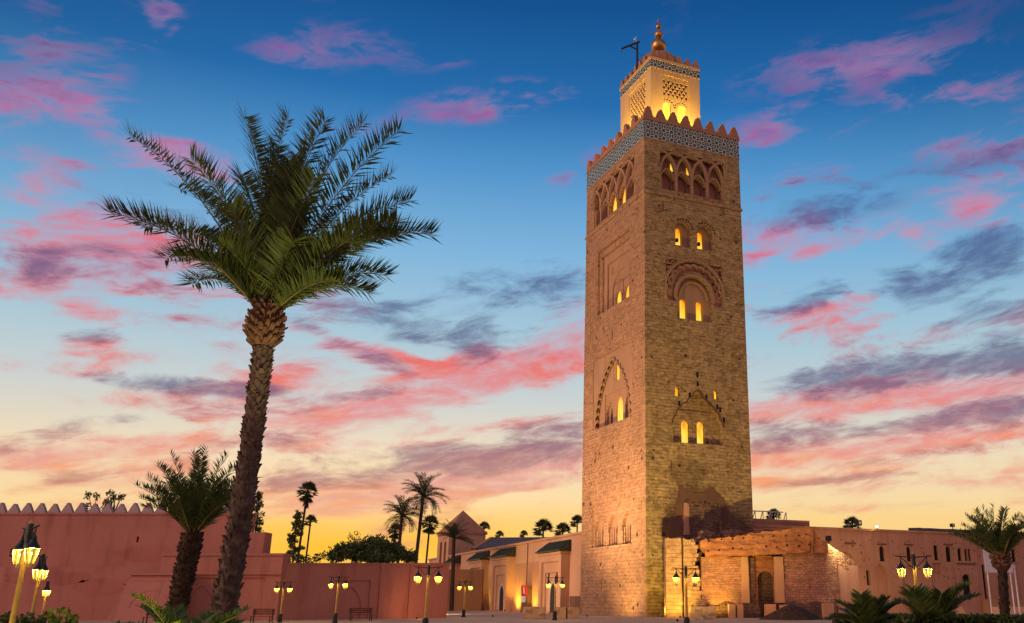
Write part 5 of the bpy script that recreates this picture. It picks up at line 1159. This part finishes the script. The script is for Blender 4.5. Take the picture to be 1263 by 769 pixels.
def column_tree(label, px, ptop, pbase, Yd, wmax, seed, dens=150, cat='tree'):
    x, z1 = AT(px, ptop, Yd); _, z0 = AT(px, pbase, Yd); r_ = random.Random(seed); cl = []; br = [([(0,0,0), (0,0,z1)], .2, .03)]
    k = 0; z = z0-1
    while z < z1:
        f = (z1-z)/(z1-z0+1); w = wmax*(.22+.78*min(1, f*1.25))
        for j in range(3):
            a = r_.uniform(0, 2*PI); d = w*r_.uniform(.35, 1); c = (d*math.cos(a), d*math.sin(a), z+r_.uniform(-.3,.3)); cl.append((c, r_.uniform(.28,.5), .75)); br.append(([(0,0,z-.3), c], .05, .02))
        z += .42
    tree('column_tree', label, x, Yd, cl, 'leaf', br, .16, dens, seed, 'pointed trees behind the walls', cat)
column_tree('narrow open pointed tree just right of the big palm trunk', 321, 607, 684, 110, 1.0, 61, 190)
column_tree('dark pointed tree with the tall fan palm standing in it', 368, 630, 692, 126, 1.5, 62, 330)
for lb, px, py, sd in (('small broken tree crown above the rampart merlons, left one', 119, 612, 71), ('taller broken tree crown above the rampart merlons, right one', 143, 612, 72)):
    x, z = AT(px, py, 105); r_ = random.Random(sd); cl = [((r_.uniform(-1,1), r_.uniform(-.8,.8), z+r_.uniform(-1.9,.5)), r_.uniform(.3,.55), .8) for _ in range(13)]
    tree('ragged_tree', lb, x, 105, cl, 'leaf', [([(0,0,0), (0,0,z-1)], .2, .1)]+[([(0,0,z-2.2), c[0]], .07, .02) for c in cl[:7]], .17, 150, sd, 'trees behind the rampart')
# low greenery behind the pink wall
cl = [((x_, rnd.uniform(-1,1), 5.5+rnd.uniform(-.5,.6)+.5*math.sin(x_)), rnd.uniform(.5,.9), .8) for x_ in [-3.4+.45*k for k in range(16)]]
tree('shrub', 'long low shrub showing over the pink wall left of the broad tree', AT(400, 690, 99)[0], 99, cl, 'frondd', [([(0,0,0), (0,0,4.6)], .15, .08)], .17, 90, 53, cat='shrub')
# hedge (right) and bushes (left)
def hedge(label, x0, x1, y, d, h, seed):
    t = thing('hedge', label, 'hedge', ((x0+x1)/2, y, 0), 0, 'clipped hedges'); r_ = random.Random(seed); w = x1-x0; b = MB(); b.box(-w/2+.1, .1, 0, w/2-.1, d-.1, h-.12); b.build('branches', M['trunkd'], t); mb = MB()
    for k in range(int(w*d*700+w*h*500)):
        q_ = r_.random()
        if q_ < .55: p = Vector((r_.uniform(-w/2, w/2), r_.uniform(0, d), h+r_.gauss(0,.03)+.05*math.sin(r_.uniform(0,6))))
        else: p = Vector((r_.uniform(-w/2, w/2), r_.gauss(.02,.05), r_.uniform(0, h)))
        a = Vector((r_.gauss(0,1), r_.gauss(0,1), r_.gauss(0,1))).normalized(); c = a.cross(Vector((r_.gauss(0,1), r_.gauss(0,1), .2))).normalized(); s = r_.uniform(.04,.075)
        mb.add([p-a*s, p+c*s*.6, p+a*s, p-c*s*.6], [(0,1,2,3)])
    mb.build('foliage', M['hedge'], t, recalc=False)
hedge('near clipped hedge under the wide palm shrub', 8.3, 18.5, 30.0, 1.2, 1.10, 81)
hedge('shorter clipped hedge at the left end, set back a little', 6.9, 9.6, 33.6, 1.2, 1.06, 82)
def bush(label, x, y, h, w, seed, m='fern', n=240):
    t = thing('bush', label, 'bush', (x, y, 0), 0, 'bushes by the left lamps'); r_ = random.Random(seed); st = MB(); mb = MB()
    for k in range(16):
        a = r_.uniform(0, 2*PI); tip = Vector((math.cos(a)*w*r_.uniform(.2,1), math.sin(a)*w*.6*r_.uniform(.2,1), h*r_.uniform(.75,1.05))); st.tube([(0,0,0), tip*.5+Vector((0,0,.1)), tip], .012, 4)
        for j in range(n//16):
            f = r_.uniform(.35, 1); p = tip*f; d = Vector((r_.gauss(0,1), r_.gauss(0,1), r_.gauss(.5,.7))).normalized(); s = d.cross(Vector((r_.gauss(0,1), r_.gauss(0,1), .3))).normalized(); l_ = r_.uniform(.10,.20)
            mb.add([p, p+d*l_*.5+s*l_*.28, p+d*l_, p+d*l_*.5-s*l_*.28], [(0,1,2,3)])
    st.build('stems', M['trunkd'], t); mb.build('foliage', M[m], t, recalc=False)
x, z = AT(82, 752, 24); bush('bright leafy bush right of the leaning lamps', x, 24, z, .75, 91, n=420)
x, z = AT(45, 757, 27); bush('darker leafy bush between the lamp posts at the left edge', x, 27, z, .7, 92, 'hedge', 420)
x, z = AT(12, 757, 26); bush('dark leafy bush at the bottom left corner', x, 26, z, .7, 93, 'hedge', 420)

# ------------------------------------------------------------------ flood lighting of the place
WARM = (1.0, .62, .22); YEL = (1.0, .60, .06); SOFT = (1.0, .60, .36)
def L2W(x, y, z=0): return (CX+x*math.cos(YAW)-y*math.sin(YAW), CY+x*math.sin(YAW)+y*math.cos(YAW), z)
# left face of the minaret, from the plaza
def uplight(label, loc, aim, watts, col, spot=70, blend=.8, rz=None, s=1.0, size=.3):
    d = Vector(aim)-Vector(loc); r = floodlamp(label, loc, math.atan2(d.y, d.x)+PI/2, s, 'flood lamps of the square')
    o = light('flood_light', 'SPOT', Vector((0, -.25*s, .6*s)), watts, col, parent=r, spot_size=R_(spot), spot_blend=blend, shadow_soft_size=size)
    Mi = Matrix.Rotation(-r.rotation_euler.z, 3, 'Z'); o.rotation_euler = (Mi @ (Vector(aim)-Vector(loc))).to_track_quat('-Z', 'Y').to_euler()
    return r
uplight('flood lamp on the plaza aimed at the pink lit side of the tower', L2W(-14, 5), L2W(0, 8, 30), 36000, (1.0, .60, .32), 110, s=.4)
uplight('flood lamp close under the pink lit side of the tower', L2W(-5, 3), L2W(0, 4, 5), 2600, WARM, 120, s=.35)
uplight('flood lamp behind the flat block, aimed up the tower', (4.4, 89.9, 0), (4.4, 95, 6), 1300, YEL, 130, s=.4)
uplight('flood lamp in front of the tower aimed at its darker side', (3.5, 76, 0), L2W(5, 0, 24), 24000, (1.0, .72, .20), 100, s=.4)
uplight('flood lamp close to the corner of the tower foot', (2.9, 93.2, 0), L2W(1.0, 0, 5), 900, YEL, 130, s=.4)
uplight('flood lamp at the foot of the ruin beside the flat block', (7.95, 90.4, 0), (8.0, 92, 3), 900, YEL, 140, s=.4)
uplight('flood lamp before the ruined doorway', (11.5, 85, 0), (12.5, 92, 5), 1100, (1.0, .50, .15), 84, s=.4)
uplight('flood lamp by the mosque wall left of the lobed portal', (FB.x+FD.x*17-1.8, FB.y+FD.y*17-.7, 0), (FB.x+FD.x*17, FB.y+FD.y*17, 2.6), 1300, YEL, 110, s=.6)
uplight('flood lamp by the mosque wall between the red panel and middle portal', (FB.x+FD.x*24.7-1.8, FB.y+FD.y*24.7-.8, 0), (FB.x+FD.x*24.7, FB.y+FD.y*24.7, 2.8), 2000, YEL, 120, s=.6)
uplight('flood lamp by the mosque wall between the middle and farther portals', (FB.x+FD.x*38.8-1.8, FB.y+FD.y*38.8-.8, 0), (FB.x+FD.x*38.8, FB.y+FD.y*38.8, 2.8), 2000, YEL, 120, s=.6)
uplight('flood lamp on the plaza facing the mosque wall', (-22, 112, 0), (FB.x+FD.x*16, FB.y+FD.y*16, 5), 8500, SOFT, 120, s=.4)
uplight('flood lamp at the foot of the pink wall end', (-18.5, 85.5, 0), (-18.5, 91, .8), 420, (1.0, .42, .10), 140, s=.35)
uplight('bright flood lamp on the broken crest of the ruin', (18.75, 92.2, 6.75), (20.6, 92.9, 5.4), 2500, (1.0, .9, .45), 150, s=1.3)
uplight('bright flood lamp on the coping of the old wall', (RP.x+20.9*math.cos(RY), RP.y+20.9*math.sin(RY)-.1, 9.66), (20, 95, 3), 900, (1.0, .8, .35), 150, s=.9)
uplight('flood lamp behind the hedge aimed at the old wall', (25, 101, 0), (RP.x+21*math.cos(RY), RP.y+21*math.sin(RY), 4), 4300, WARM, 140, s=.4)
uplight('garden flood lamp lighting the palm shrub and palm trunks', (-9.3, 19.2, 0), (-9.9, 22, .9), 520, (1.0, .72, .16), 120, s=.4)
uplight('garden flood lamp aimed up into the towering palm crown', (-7.9, 23.6, 0), (-11.5, 28, 13.2), 4200, (1.0, .78, .32), 34, s=.4)
uplight('garden flood lamp lighting the bushes by the left lamps', (-14.5, 21.5, 0), (-14, 24, 1), 60, (1.0, .8, .2), 120, s=.5)
for i, (x, y) in enumerate(((6.4, 1.7), (1.2, 8.3), (6.4, 14.8), (11.3, 8.3))):
    p = L2W(x, y, 54.45); c = L2W(6.4, 8.27, 66)
    r = uplight(('lantern flood lamp on the roof deck, front side', 'lantern flood lamp on the roof deck, left side', 'lantern flood lamp on the roof deck, rear side', 'lantern flood lamp on the roof deck, right side')[i], p, c, 5600, (1.0, .60, .12), 150, s=.6)
